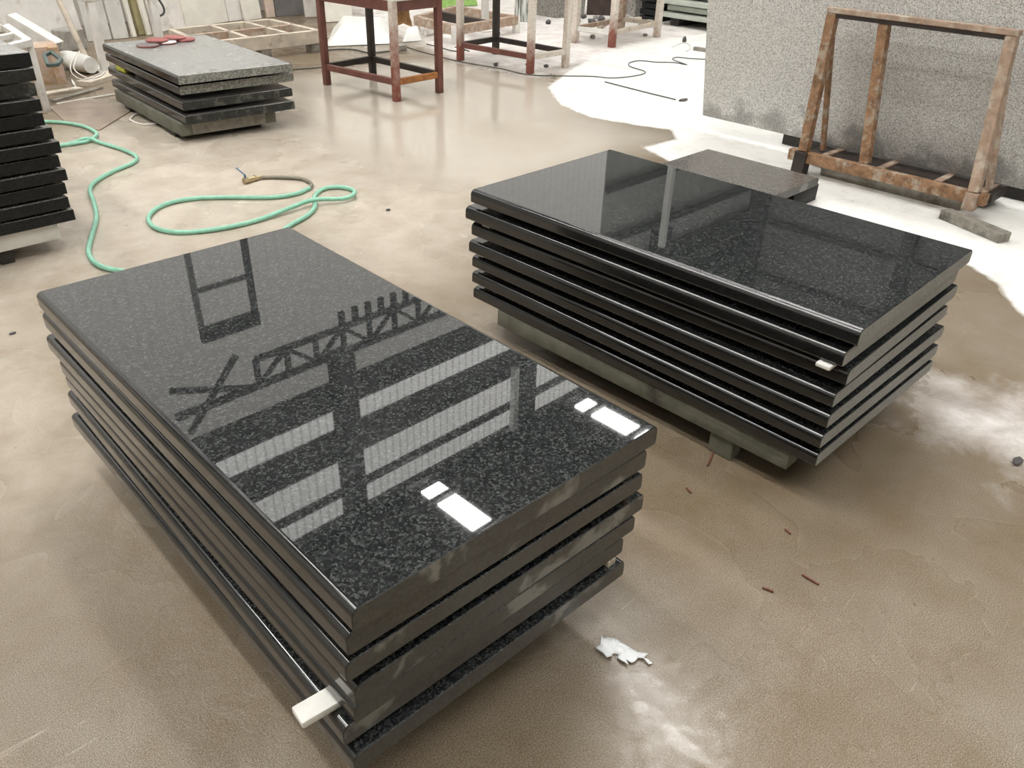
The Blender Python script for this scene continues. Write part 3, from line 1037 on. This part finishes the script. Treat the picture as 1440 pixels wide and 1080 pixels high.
# whitewashed table beside the far stack
pA, pB = Vector((2.9, 8.3, 0)), Vector((3.46, 8.3, 0))
dAB = (pB - pA)
side = Vector((0, .55, 0))
t = empty('white_stand', (pA + pB) / 2, 'white wrapped two-legged stand behind the far stack', 'stand')
hx = (pB - pA).length / 2
for sx in (-1, 1):
    bm = bmesh.new()
    add_box(bm, (.075, .075, .62), Matrix.Translation((sx * hx, 0, .31)), .012, 2)
    leg = finish(bm, 'leg', 'white_dusty', t)
    bm = bmesh.new()
    add_box(bm, (.12, .4, .02), Matrix.Translation((sx * hx, .1, .01)), .003)
    finish(bm, 'foot_plate', 'white_dusty', leg)
bm = bmesh.new()
add_box(bm, (hx * 2 + .3, .09, .09), Matrix.Translation((.06, 0, .655)), .006)
finish(bm, 'top_beam', 'white_dusty', t)
bm = bmesh.new()
add_box(bm, (.05, .05, .05), Matrix.Translation((-hx - .02, -.02, .725)), .006)
finish(bm, 'clamp', 'dark_steel', t)

# things hanging on or around the red table
bm = bmesh.new()
base = on_y(576, 10, 5.76)
pts = []
for k in range(7):
    for j in range(7):
        q = Vector((base.x + (k - 3) * .028 + .004 * math.sin(3 * j), base.y + .1 + .02 * math.sin(k * 1.9 + j), base.z + .05 - j * .03 - .012 * abs(k - 3) * (j / 6)))
        pts.append(bm.verts.new(q))
for k in range(6):
    for j in range(6):
        bm.faces.new((pts[k * 7 + j], pts[(k + 1) * 7 + j], pts[(k + 1) * 7 + j + 1], pts[k * 7 + j + 1]))
o = finish(bm, 'cardboard_scrap', 'cardboard', None, 60)
sm = o.modifiers.new('thickness', 'SOLIDIFY'); sm.thickness = .004
tag(o, 'torn orange-brown cardboard hanging under the corner of the red table', 'cardboard')

# ------------------------------------------------------------------ hose
HZ = .0135
h1 = [(63, 171), (90, 172.6), (119, 178), (136, 188), (126, 197.5), (108, 201.5), (83, 205)]
h2 = [(83, 205.5), (105, 200), (124, 197), (144, 201.5), (173, 210.5), (191, 219.6), (188, 228.6), (159, 241), (133.6, 255.7), (126.4, 268), (132, 285), (135.4, 306), (128, 335), (124.6, 355), (135.4, 371), (164, 380), (230, 385), (320, 365), (385, 335), (404.5, 319), (430, 304.5), (442.4, 292), (442.4, 276), (455, 265.5), (476.7, 263), (494.8, 266.5), (498.4, 275), (484, 282), (440.6, 286.4), (408, 295.4), (361, 310), (314, 320.7), (260, 326.8), (224, 322.5), (209.5, 311.7), (213, 299), (234.7, 286.4), (274.5, 279), (325, 277.4), (382.8, 277.4), (415.3, 272.7), (435, 264.7)]
h3 = [(435, 264.7), (437.5, 257.5), (422.5, 251), (393.6, 249.2), (364.7, 249.4)]
t = empty('garden_hose', at(300, 290), 'green rubber hose looped across the floor, ending in a brass valve', 'hose')
off = -t.location


def hp(px, py, z=HZ):
    return at(px, py, z) + off


path2 = [hp(*p) for p in h2]
for i, p in enumerate(path2):      # lift where the hose crosses over itself
    if 26 <= i <= 29 or 2 <= i <= 2:
        p.z += .022 if i in (28,) else .012
tube('hose_line', path2, .0125, 'hose', t, .03, 10)
tube('hose_loop', [hp(*p) for p in h1], .0125, 'hose', t, .03, 10)
tube('hose_end', [hp(*p) for p in h3], .0115, 'hose_dirty', t, .02, 10)
a, b = at(366, 249.4, HZ) + off, at(343, 254.5, .02) + off
bm = bmesh.new()
d = b - a
add_tube(bm, [a, a + d * .3], .016, 12)
add_tube(bm, [a + d * .28, a + d * .36], .022, 6)
add_tube(bm, [a + d * .36, a + d * .8], .018, 12)
add_tube(bm, [a + d * .78, a + d * 1.0], .021, 6)
valve = finish(bm, 'brass_valve', 'brass', t, 40)
bm = bmesh.new()
add_bar(bm, b - d * .1 + Vector((0, 0, .015)), b - d * .1 + Vector((0, 0, .04)), .012, .012)
add_bar(bm, b - d * .1 + Vector((0, 0, .035)), b + Vector((-.03, .02, .085)), .018, .006)
finish(bm, 'valve_handle', 'blue', valve)

# ------------------------------------------------------------------ cables


def cable(pts, r, mat, label, name='cable', cat='cable', z=None):
    z = r if z is None else z
    o = tube(name, [at(px, py, z) for px, py in pts], r, mat, None, .05, 6)
    return tag(o, label, cat)


cable([(560, 62), (590, 72), (616, 79), (640, 85), (666, 90), (704, 96.5), (743, 105), (784, 106.6), (833, 107.4), (858, 109.7), (884, 108), (904.6, 104), (906, 100), (886.6, 93.8), (885, 88.6), (899.5, 85.3), (922.6, 87.4), (948, 87.9), (966, 91.2), (946, 83.5), (953, 80.4), (969, 82.2), (1005, 84)], .0055, 'cable', 'thin black cable winding from the tables to the grey slab')
cable([(850.7, 115), (905, 129), (950, 140)], .006, 'cable', 'straight thin rod lying on the white dry floor', 'rod', 'rod')
rock('stone_chip', at(961, 142, 0), (.12, .05, .025), 'rubble', 3)
tag(bpy.data.objects['stone_chip'], 'small dark lump at the end of the straight rod', 'stone chip')
cable([(462, 70), (484, 69), (500, 70), (520, 74), (545, 72), (556, 70)], .007, 'cable', 'black cable trailing under the red table towards the plastic sheeting')
cable([(600, 62), (616, 66), (640, 72), (655, 70), (640, 66), (660, 72)], .006, 'cable', 'tangled black wire behind the right leg of the red table')
cable([(410, 98), (470, 93), (520, 88), (556, 85)], .006, 'cable', 'faint dark line of wire along the floor behind the red table')
cable([(183, 168), (190, 161), (206, 160), (222, 164), (226, 171), (212, 175), (194, 174), (183, 168)], .008, 'cable_white', 'pale loop of tubing under the far stack', 'tube_loop', 'tubing')
cable([(945, 66), (962, 60), (972, 66), (965, 72)], .006, 'cable_white', 'thin pale loop of wire on the white floor by the grey slab')

# ------------------------------------------------------------------ debris on the floor


def flake():
    pts = [(836, 912), (844, 909), (846, 892), (848, 897), (856, 897), (866, 900), (872, 905), (880, 909), (889, 913), (897, 917), (905, 919), (911, 921), (905, 926), (912, 929), (918, 933), (912, 935), (905, 927), (897, 926), (893, 931), (888, 933), (880, 928), (884, 936), (874, 931), (868, 926), (870, 920), (862, 919), (860, 925), (853, 927), (848, 921)]
    bm = bmesh.new()
    vs = [bm.verts.new(at(px, py, .003)) for px, py in pts]
    f = bm.faces.new(vs)
    bmesh.ops.triangulate(bm, faces=[f])
    bmesh.ops.subdivide_edges(bm, edges=bm.edges[:], cuts=2, use_grid_fill=True)
    for v in bm.verts:
        v.co.z = .004 + .010 * max(0, mnoise.noise(v.co * 34) + .25)
    o = finish(bm, 'torn_film', 'paper', None, 20)
    s = o.modifiers.new('thickness', 'SOLIDIFY'); s.thickness = .0015
    return tag(o, 'torn scrap of crumpled white film on the wet floor right of the front stack', 'litter')


flake()
chips = [((1430, 651), (.055, .028, .02), 'rubble', 'dark stone chip near the right edge on the bare floor'), ((697, 93), (.07, .05, .04), 'rubble', 'small dark block under the whitened table rail'), ((742, 92), (.05, .04, .03), 'rubble', 'tiny dark chip beside the near leg of the whitened table'), ((768, 95), (.06, .045, .035), 'rubble', 'small dark lump between the right legs of the whitened table'), ((833, 54), (.08, .06, .05), 'rough_stone', 'small stone under the farthest table, left side'), ((907, 51), (.07, .05, .04), 'rough_stone', 'small stone under the farthest table, right side'), ((771, 34), (.08, .07, .06), 'rubble', 'dark round lump on the floor left of the farthest table'), ((700, 48), (.06, .05, .04), 'rubble', 'dark lump behind the whitened table'), ((546, 296), (.03, .02, .012), 'rubble', 'dark crumb on the floor between hose and rear stack'), ((18, 748 * .0 + 470), (.028, .014, .01), 'rubble', 'dark crumb by the left corner of the front stack'), ((962, 60), (.05, .05, .08), 'rubble', 'small dark upright bit on the white floor near the grey slab')]
for k, (p, s, m, lab) in enumerate(chips):
    tag(rock('stone_chip', at(p[0], p[1], 0), s, m, k + 5), lab, 'stone chip')
splinters = [((1128, 808), (1152, 822), 'reddish splinter nearest the white film'), ((1072, 826), (1088, 832), 'short dark reddish splinter left of the longer one'), ((1104, 744), (1112, 751), 'small brown twig under the middle of the right-hand stack'), ((965, 686), (972, 693), 'tiny dark twig beside the timber foot'), ((995, 655), (1003, 636), 'thin dark twig leaning at the timber foot')]
for a, b, lab in splinters:
    bm = bmesh.new()
    add_bar(bm, at(*a, .004), at(*b, .004), .006, .006, .001)
    tag(finish(bm, 'wood_splinter', 'red_chip'), lab, 'wood splinter')

# ------------------------------------------------------------------ far left corner: machine parts and planks


def lean_panel(pa, pb, h, mat, label, t=.03, lean=.28, dz=0.0, name='leaning_stone', cat='stone panel', group='panels leaning on the long wall'):
    a, b = at(*pa, 0), at(*pb, 0)
    d = (b - a); d.z = 0
    w = d.length
    ang = math.atan2(d.y, d.x)
    bm = bmesh.new()
    add_box(bm, (w, t, h), Matrix.Translation((w / 2, t / 2, h / 2)), .004, 1)
    o = finish(bm, name, mat, None, 30, (a.x, a.y, .004))
    o.rotation_euler = (-math.asin(lean / h), 0, ang)
    return tag(o, label, cat, group, 'thing')


lean_panel((-40, 92), (12, 84), 2.1, 'cream_panel', 'cream stone panel at the far left end of the leaning row')
lean_panel((22, 82), (122, 59), 2.2, 'white_panel', 'wide pale stone panel behind the sloping white channel')
lean_panel((125, 59), (158, 56), 2.0, 'pale_grey_panel', 'pale grey stone panel behind the wrapped table leg')
lean_panel((161, 56), (182, 54), 2.0, 'pale_grey_panel', 'narrow pale grey panel directly behind the far stack corner', .05)
lean_panel((188, 53), (193, 52.4), 2.1, 'cream_panel', 'thin cream strip left of the ochre boards', .05)
lean_panel((197, 50), (208, 48.5), 2.1, 'ochre_board', 'ochre board standing between pale strips', .06, name='tall_board', cat='board')
lean_panel((209, 50), (215, 49), 2.1, 'cream_panel', 'thin cream strip right of the ochre board', .04)
lean_panel((217, 47), (262, 39.5), 2.1, 'white_panel', 'pale panel behind the red polishing pads')
lean_panel((264, 40), (322, 31), 2.2, 'cream_panel', 'wide cream panel behind the low steel bed')
lean_panel((323, 31), (346, 28), 2.1, 'white_panel', 'narrow pale panel right of the wide cream one')
lean_panel((347, 29.5), (369, 26), 2.0, 'cream_panel', 'cream panel above the back corner of the cream steel bed', .05)
lean_panel((376, 25.5), (388, 24.5), 2.1, 'pink_panel', 'narrow pinkish panel beside the dark one', .05)
lean_panel((389, 24), (433, 21), 2.1, 'grey_panel', 'dark grey panel at the right of the leaning row')
lean_panel((431, 25), (448, 24), 2.0, 'white_panel', 'pale panel edge right of the dark grey panel', .05)
lean_panel((449, 33), (497, 29), 1.9, 'cream_panel', 'cream panel behind the left legs of the red table')

# white sloping channel
t0 = empty('steel_channel', at(50, 60, .4) , 'white steel channel sloping down in the far left corner', 'steel channel')
a_, b_ = on_y(16, 20, 8.9) - t0.location, on_y(84, 60, 8.6) - t0.location
bm = bmesh.new()
m_, L_ = bar_matrix(a_, b_)
for sz, of in (((L_, .13, .012), (0, 0, 0)), ((L_, .012, .07), (0, .06, -.035)), ((L_, .012, .07), (0, -.06, -.035))):
    add_box(bm, sz, m_ @ Matrix.Translation(of), .002, 1)
finish(bm, 'channel_web', 'white_dusty', t0)
for f_ in (.12, .8):
    q = a_ + (b_ - a_) * f_
    bm = bmesh.new()
    add_box(bm, (.06, .06, q.z + t0.location.z - .03), Matrix.Translation((q.x, q.y, -t0.location.z + (q.z + t0.location.z - .03) / 2)), .003)
    finish(bm, 'support_post', 'white_dusty', t0)
# low white steel frame left of it
fr = [on_y(-15, 40, 7.9), on_y(33, 33, 7.9), on_y(66, 57, 7.0), on_y(28, 68, 6.8)]
zf = .5
fr = [at(-45, 48, zf), at(8, 38, zf), at(40, 60, zf), at(0, 70, zf)]
oc = sum(fr, Vector()) / 4
t1 = empty('steel_stand', (oc.x, oc.y, 0), 'low dusty white steel frame behind the tall left stack', 'steel frame')
o0 = Vector((oc.x, oc.y, 0))
for k in range(4):
    bar('top_rail', fr[k] - o0, fr[(k + 1) % 4] - o0, .06, .05, 'white_dusty', t1)
    q = fr[k] - o0
    bm = bmesh.new()
    add_box(bm, (.05, .05, zf - .02), Matrix.Translation((q.x, q.y, (zf - .02) / 2)), .003)
    finish(bm, 'leg', 'white_dusty', t1)
mid0, mid1 = (fr[0] + fr[3]) / 2 - o0, (fr[1] + fr[2]) / 2 - o0
bar('cross_rail', mid0, mid1, .05, .04, 'white_dusty', t1)
bm = bmesh.new()
for k in range(4):
    q = mid0 + (mid1 - mid0) * (.2 + .2 * k)
    add_box(bm, (.09, .12, .3), Matrix.Translation((q.x, q.y, .18)), .02, 2)
finish(bm, 'roller_bank', 'rust_pale', t1)
# rust stained concrete block with a steel loop on it
a = at(46, 120, 0); b = at(94, 116, 0)
bm = bmesh.new()
d = (b - a).normalized(); n_ = Vector((-d.y, d.x, 0))
w = (b - a).length
add_prism(bm, [((a + d * x + n_ * y).x, (a + d * x + n_ * y).y) for x, y in ((0, 0), (w * .68, 0), (w * .72, -.05), (w, -.04), (w, .3), (0, .3))], 0, .3)
tag(finish(bm, 'concrete_block', 'concrete_rusty'), 'rust-stained pinkish concrete block behind the tall left stack', 'concrete block')
q0 = (a + b) / 2
zb = .3
lp = [at(62, 78, .315), at(72, 73, .315), at(86, 84, .315), at(80, 91, .315), at(68, 92, .315), at(62, 78, .315)]
bm = bmesh.new()
for p_, q_ in zip(lp, lp[1:]):
    add_bar(bm, p_, q_, .03, .028, .004)
tag(finish(bm, 'steel_loop', 'plug'), 'grey-green steel loop resting on the rust-stained block', 'steel loop')
# leaning pole, sack roll, kerb blocks, planks
pt, pb = on_y(80, -6, 9.1), at(122, 84, .03)
o = tube('pole', [pb, pb + (pt - pb) * .5, pt], .028, 'timber_pale', None, .2, 10)
tag(o, 'pale pole leaning against the wide stone panel', 'pole')
pa_, pb_ = at(90, 82, .08), at(128, 92, .08)
bm = bmesh.new()
add_tube(bm, smooth_path([pa_, pa_ + (pb_ - pa_) * .3, pa_ + (pb_ - pa_) * .7, pb_], .04), lambda s: .085 * (.75 + .25 * math.sin(math.pi * (.08 + .84 * s))), 14)
tag(finish(bm, 'sack_roll', 'plastic_sheet', None, 60), 'pale rolled sack lying on the floor by the wrapped leg', 'sack')
a, b = at(90, 68, 0), at(112, 71, 0)
bm = bmesh.new()
add_bar(bm, a + Vector((0, 0, .1)), b + Vector((0, 0, .1)), .22, .2, .01)
tag(finish(bm, 'concrete_kerb', 'concrete'), 'rough concrete kerb piece at the foot of the leaning panels', 'concrete block')
for p0, p1, w_, th, m, lab in (((52, 134), (113, 124), .09, .02, 'timber_pale', 'pale plank lying just right of the tall left stack'), ((118, 118), (162, 104), .14, .04, 'timber_pale', 'thick pale plank with a lifted end near the wrapped leg'), ((74, 142), (142, 123), .05, .015, 'timber_grey', 'thin grey lath between the two pale planks'), ((80, 146), (170, 131), .02, .012, 'cable_white', 'long thin white lath in front of the planks')):
    bm = bmesh.new()
    add_bar(bm, at(*p0, th / 2), at(*p1, th / 2), w_, th, .002)
    tag(finish(bm, 'wooden_plank', m), lab, 'plank')
bm = bmesh.new()
add_prism(bm, [at(*p).xy for p in ((70, 152), (118, 138), (168, 148), (186, 156), (140, 184), (96, 176))], 0, .008)
tag(finish(bm, 'floor_board', 'board_brown'), 'flat damp brown board on the floor before the planks', 'board')
for k, (pts, lab) in enumerate(((((104, 120), (101, 112), (106, 122), (98, 126), (108, 124)), 'white string tangle in front of the rust-stained block'), (((146, 100), (120, 112), (102, 104), (100, 88), (112, 72), (104, 96), (124, 110), (140, 108), (148, 101)), 'looping white wire round the rolled sack'))):
    cable(pts, .005, 'cable_white', lab, 'wire', 'wire', .02 if k == 0 else .19)

# low cream steel bed behind the far stack
zb = .22
B0, B1, B2, B3 = at(447, 42, zb), at(379, 26.5, zb), at(240, 40.5, zb), at(285, 59, zb)
oc = (B0 + B1 + B2 + B3) / 4
t2 = empty('steel_bed', (oc.x, oc.y, 0), 'low cream steel bed frame with open cells behind the far stack', 'steel bed')
o0 = Vector((oc.x, oc.y, 0))
def bed(p, q, n='bed_rail', m='timber_pale', w=.06, h=.13):
    bar(n, p - o0 - Vector((0, 0, h / 2)), q - o0 - Vector((0, 0, h / 2)), w, h, m, t2)
bed(B0, B1, 'end_rail'); bed(B1, B2, 'long_rail'); bed(B2, B3, 'end_rail'); bed(B3, B0, 'long_rail')
lerp = lambda a, b, s: a + (b - a) * s
bed(lerp(B0, B1, .5), lerp(B3, B2, .5), 'middle_rail', 'rust_pale', .05, .11)
for s in (.27, .62):
    bed(lerp(B0, B3, s), lerp(B1, B2, s), 'cross_rail', 'timber_pale', .05, .1)
for q in (B0, B1, B2, B3, lerp(B0, B3, .5)):
    bm = bmesh.new()
    c = lerp(q, oc, .08) - o0
    add_box(bm, (.12, .12, zb - .13), Matrix.Translation((c.x, c.y, (zb - .13) / 2)), .003)
    finish(bm, 'foot', 'timber_grey', t2)

# plastic sheeting and pallets behind the red table
def sheet(pts, h, mat, label, name='plastic_sheeting', cat='plastic sheeting'):
    P_ = [at(*p) for p in pts]
    bm = bmesh.new()
    n = 16
    grid = []
    for i in range(n + 1):
        for j in range(n + 1):
            s, t_ = i / n, j / n
            q = lerp(lerp(P_[0], P_[1], s), lerp(P_[3], P_[2], s), t_)
            edge = min(s, 1 - s, t_, 1 - t_) * 5
            z = h * min(1, edge) * (.75 + .35 * mnoise.noise(q * 2.5)) + .008
            grid.append(bm.verts.new((q.x, q.y, max(.006, z))))
    for i in range(n):
        for j in range(n):
            k = i * (n + 1) + j
            bm.faces.new((grid[k], grid[k + n + 1], grid[k + n + 2], grid[k + 1]))
    o = finish(bm, name, mat, None, 70)
    return tag(o, label, cat)


sheet([(458, 66), (556, 62), (552, 36), (470, 38)], .2, 'plastic_sheet', 'bulging pale plastic sheeting on the floor behind the red table')
sheet([(566, 60), (594, 58), (592, 51), (568, 52)], .14, 'plastic_sheet', 'crumpled white sack between the right legs of the red table', 'sack', 'sack')
bm = bmesh.new()
add_bar(bm, at(558, 67, .03), at(570, 66, .03), .09, .06, .006)
tag(finish(bm, 'brick', 'concrete'), 'grey-brown brick on the floor seen through the red table', 'brick')
o = tube('pipe', [at(598, 47, .03), at(638, 42, .03)], .03, 'white_dusty', None, .1, 10)
tag(o, 'short white pipe lying right of the red table leg', 'pipe')
# low steel bed behind the whitened table
zb = .2
K0, K1, K2, K3 = at(726, 22, zb), at(640, 8, zb), at(585, 22, zb), at(640, 36, zb)
oc = (K0 + K1 + K2 + K3) / 4
t3 = empty('steel_bed', (oc.x, oc.y, 0), 'low dusty steel bed frame seen behind the whitened table', 'steel bed')
o0 = Vector((oc.x, oc.y, 0))
for p_, q_, n_ in ((K0, K1, 'end_rail'), (K1, K2, 'long_rail'), (K2, K3, 'end_rail'), (K3, K0, 'long_rail'), (lerp(K0, K3, .5), lerp(K1, K2, .5), 'cross_rail')):
    bar(n_, p_ - o0 - Vector((0, 0, .05)), q_ - o0 - Vector((0, 0, .05)), .07, .1, 'rust_pale' if n_ != 'cross_rail' else 'dark_steel', t3)
for q in (K0, K1, K2, K3):
    c = q - o0
    bm = bmesh.new()
    add_box(bm, (.07, .07, zb), Matrix.Translation((c.x, c.y, zb / 2)), .003)
    finish(bm, 'leg', 'white_dusty', t3)
# post of a white stand, green sheet
pq = at(682, 44, 0)
bm = bmesh.new()
add_box(bm, (.07, .07, 1.0), Matrix.Translation((0, 0, .5)), .004)
add_box(bm, (.2, .2, .02), Matrix.Translation((0, 0, .01)), .003)
tag(finish(bm, 'steel_post', 'white_dusty', None, 35, pq), 'pale steel post standing left of the dark table leg', 'post')
sheet([(612, 13), (672, 8), (668, 2), (616, 6)], .45, 'green_cloth', 'green mesh sheet heaped far behind the tables', 'mesh_sheet', 'mesh sheet')
# white drum with streaks
def drum():
    c = at(737, 29, 0)
    c.z = 0
    t = empty('white_drum', c, 'white drum with dark streaks standing behind the whitened table', 'drum')
    m, nt, b = new_mat('streaked_white_drum')
    v = coords(nt)
    mp = N(nt, 'ShaderNodeMapping'); mp.inputs['Scale'].default_value = (14, 14, 1.2)
    nt.links.new(v, mp.inputs[0])
    k = ramp(nt, noise(nt, mp.outputs[0], 1.6, 4, 0.6), ((.48, 0.0), (.6, 1.0)))
    nt.links.new(mix(nt, k, (.78, .8, .76), (.12, .14, .12)), b.inputs['Base Color'])
    M['drum'] = m
    bm = bmesh.new()
    r = .14
    prof = [(0, 0), (r * .96, 0), (r, .01), (r, .28), (r * 1.03, .29), (r * 1.03, .31), (r, .32), (r, .6), (r * .95, .62)]
    add_lathe(bm, prof)
    finish(bm, 'drum_body', 'drum', t)
    bm = bmesh.new()
    add_lathe(bm, [(r * .2, .615), (r * 1.05, .615), (r * 1.05, .645), (r, .65), (0, .65)])
    finish(bm, 'lid', 'white_dusty', t)


def add_lathe(bm, prof, n=28):
    rings = []
    for rr, z in prof:
        if rr == 0:
            rings.append([bm.verts.new((0, 0, z))])
        else:
            rings.append([bm.verts.new((rr * math.cos(2 * math.pi * k / n), rr * math.sin(2 * math.pi * k / n), z)) for k in range(n)])
    for a, b in zip(rings, rings[1:]):
        for k in range(n):
            if len(a) == 1:
                bm.faces.new((a[0], b[(k + 1) % n], b[k]))
            elif len(b) == 1:
                bm.faces.new((a[k], a[(k + 1) % n], b[0]))
            else:
                bm.faces.new((a[k], a[(k + 1) % n], b[(k + 1) % n], b[k]))


drum()


def rough_block(x0, y0, x1, y1, h, mat, label):
    bm = bmesh.new()
    add_prism(bm, [(x0, y0), (x1, y0), (x1, y1), (x0, y1)], 0, h)
    bmesh.ops.triangulate(bm, faces=bm.faces[:])
    bmesh.ops.subdivide_edges(bm, edges=bm.edges[:], cuts=3, use_grid_fill=True)
    for v in bm.verts:
        if v.co.z > .01:
            v.co += Vector((mnoise.noise(v.co * 6), mnoise.noise(v.co * 6 + Vector((9, 0, 0))), mnoise.noise(v.co * 6 + Vector((0, 7, 0))))) * .035
    return tag(finish(bm, 'rough_stone_block', mat, None, 20), label, 'stone block')


rough_block(9.15, 8.35, 9.75, 8.9, .75, 'rough_stone', 'rough grey stone block behind the farthest table, left')
rough_block(10.12, 7.72, 10.6, 8.05, .6, 'rough_stone', 'brownish rough stone block beside the dark brown board')
bm = bmesh.new()
add_box(bm, (.42, .05, .95), Matrix.Translation((0, 0, .475)), .004, 1)
o = finish(bm, 'upright_board', 'brown_panel', None, 30, (9.95, 8.2, 0))
o.rotation_euler = (math.radians(-4), 0, math.radians(-45))
tag(o, 'dark brown board standing between two rough stone blocks', 'board', None, 'thing')
# pile of dark slabs and pile of pale green slabs
for k in range(7):
    z0 = .004 + k * .085
    bm = bmesh.new()
    box_at(bm, (9.98 + .012 * (k % 3), 7.27 + .01 * (k % 2), z0), (10.9, 7.52 + .015 * (k % 2), z0 + .07), .004)
    tag(finish(bm, 'black_slab', 'granite_rough_black'), '%s black slab of the pile behind the farthest table leg' % ['bottom', 'second lowest', 'third lowest', 'middle', 'third highest', 'second highest', 'top'][k], 'stone slab', 'black pile by the green slabs', 'thing')
for k in range(6):
    z0 = .105 + k * .085
    dx = (0, .06, -.04, .08, .01, .1)[k]
    bm = bmesh.new()
    box_at(bm, (9.95 + dx, 5.6, z0), (11.0 + dx, 7.15 - dx, z0 + .06), .004)
    tag(finish(bm, 'pale_slab', 'green_slab'), '%s pale green slab of the pile left of the big grey slab' % ['bottom', 'second lowest', 'third lowest', 'third highest', 'second highest', 'top'][k], 'stone slab', 'pale green slabs in the far pile', 'thing')
for k, yy in enumerate((6.95, 6.2)):
    bm = bmesh.new()
    box_at(bm, (10.02, yy - .07, 0), (10.9, yy + .07, .1), .005)
    tag(finish(bm, 'timber_bearer', 'timber_dark'), ('left', 'right')[k] + ' dark bearer under the pale green slab pile', 'timber bearer')
rnd = random.Random(4)
RUB = ['small rubble stone in the scatter before the green slab pile', ]
placed = []
for k in range(60):
    px = rnd.uniform(792, 985); py = 33 + rnd.uniform(-5, 5) + (px - 900) * .03
    s = rnd.uniform(.05, .15)
    q = at(px, py, 0)
    if len(placed) >= 26 or any((q - r_).length < s * .75 + d_ * .75 for r_, d_ in placed) or (q.x > 9.85 and q.y < 7.65):
        continue
    placed.append((q, s))
    o = rock('rubble_stone', at(px, py, 0), (s, s * rnd.uniform(.6, 1), s * .6), 'rubble' if k % 3 else 'rough_stone', k + 40)
    tag(o, 'small rubble stone scattered along the floor behind the farthest table', 'rubble stone', 'rubble behind the farthest table')
for p0, p1, lab in (((806, 40), (838, 45), 'pale stick lying before the rubble, left'), ((842, 40), (858, 30), 'short pale stick lying right of the longer one'), ((868, 28), (902, 26), 'pale stick lying before the brown board')):
    bm = bmesh.new()
    add_bar(bm, at(*p0, .06), at(*p1, .1), .05, .04, .004)
    tag(finish(bm, 'wooden_stick', 'timber_pale'), lab, 'stick')
bm = bmesh.new()
add_bar(bm, at(976, 68, .02), at(1002, 72, .02), .05, .04, .004)
tag(finish(bm, 'wooden_stick', 'timber_grey'), 'grey stick end poking out behind the left edge of the big slab', 'stick')
# hook hanging beside the white table
o = tube('steel_hook', [on_y(214, -12, 9.6), on_y(222, -2, 9.6), on_y(229, 8, 9.6), on_y(231, 17, 9.6), on_y(226, 22, 9.6), on_y(219, 21, 9.6)], .012, 'cable', None, .03, 8)
tag(o, 'dark curved hook hanging before the pale panels', 'hook')
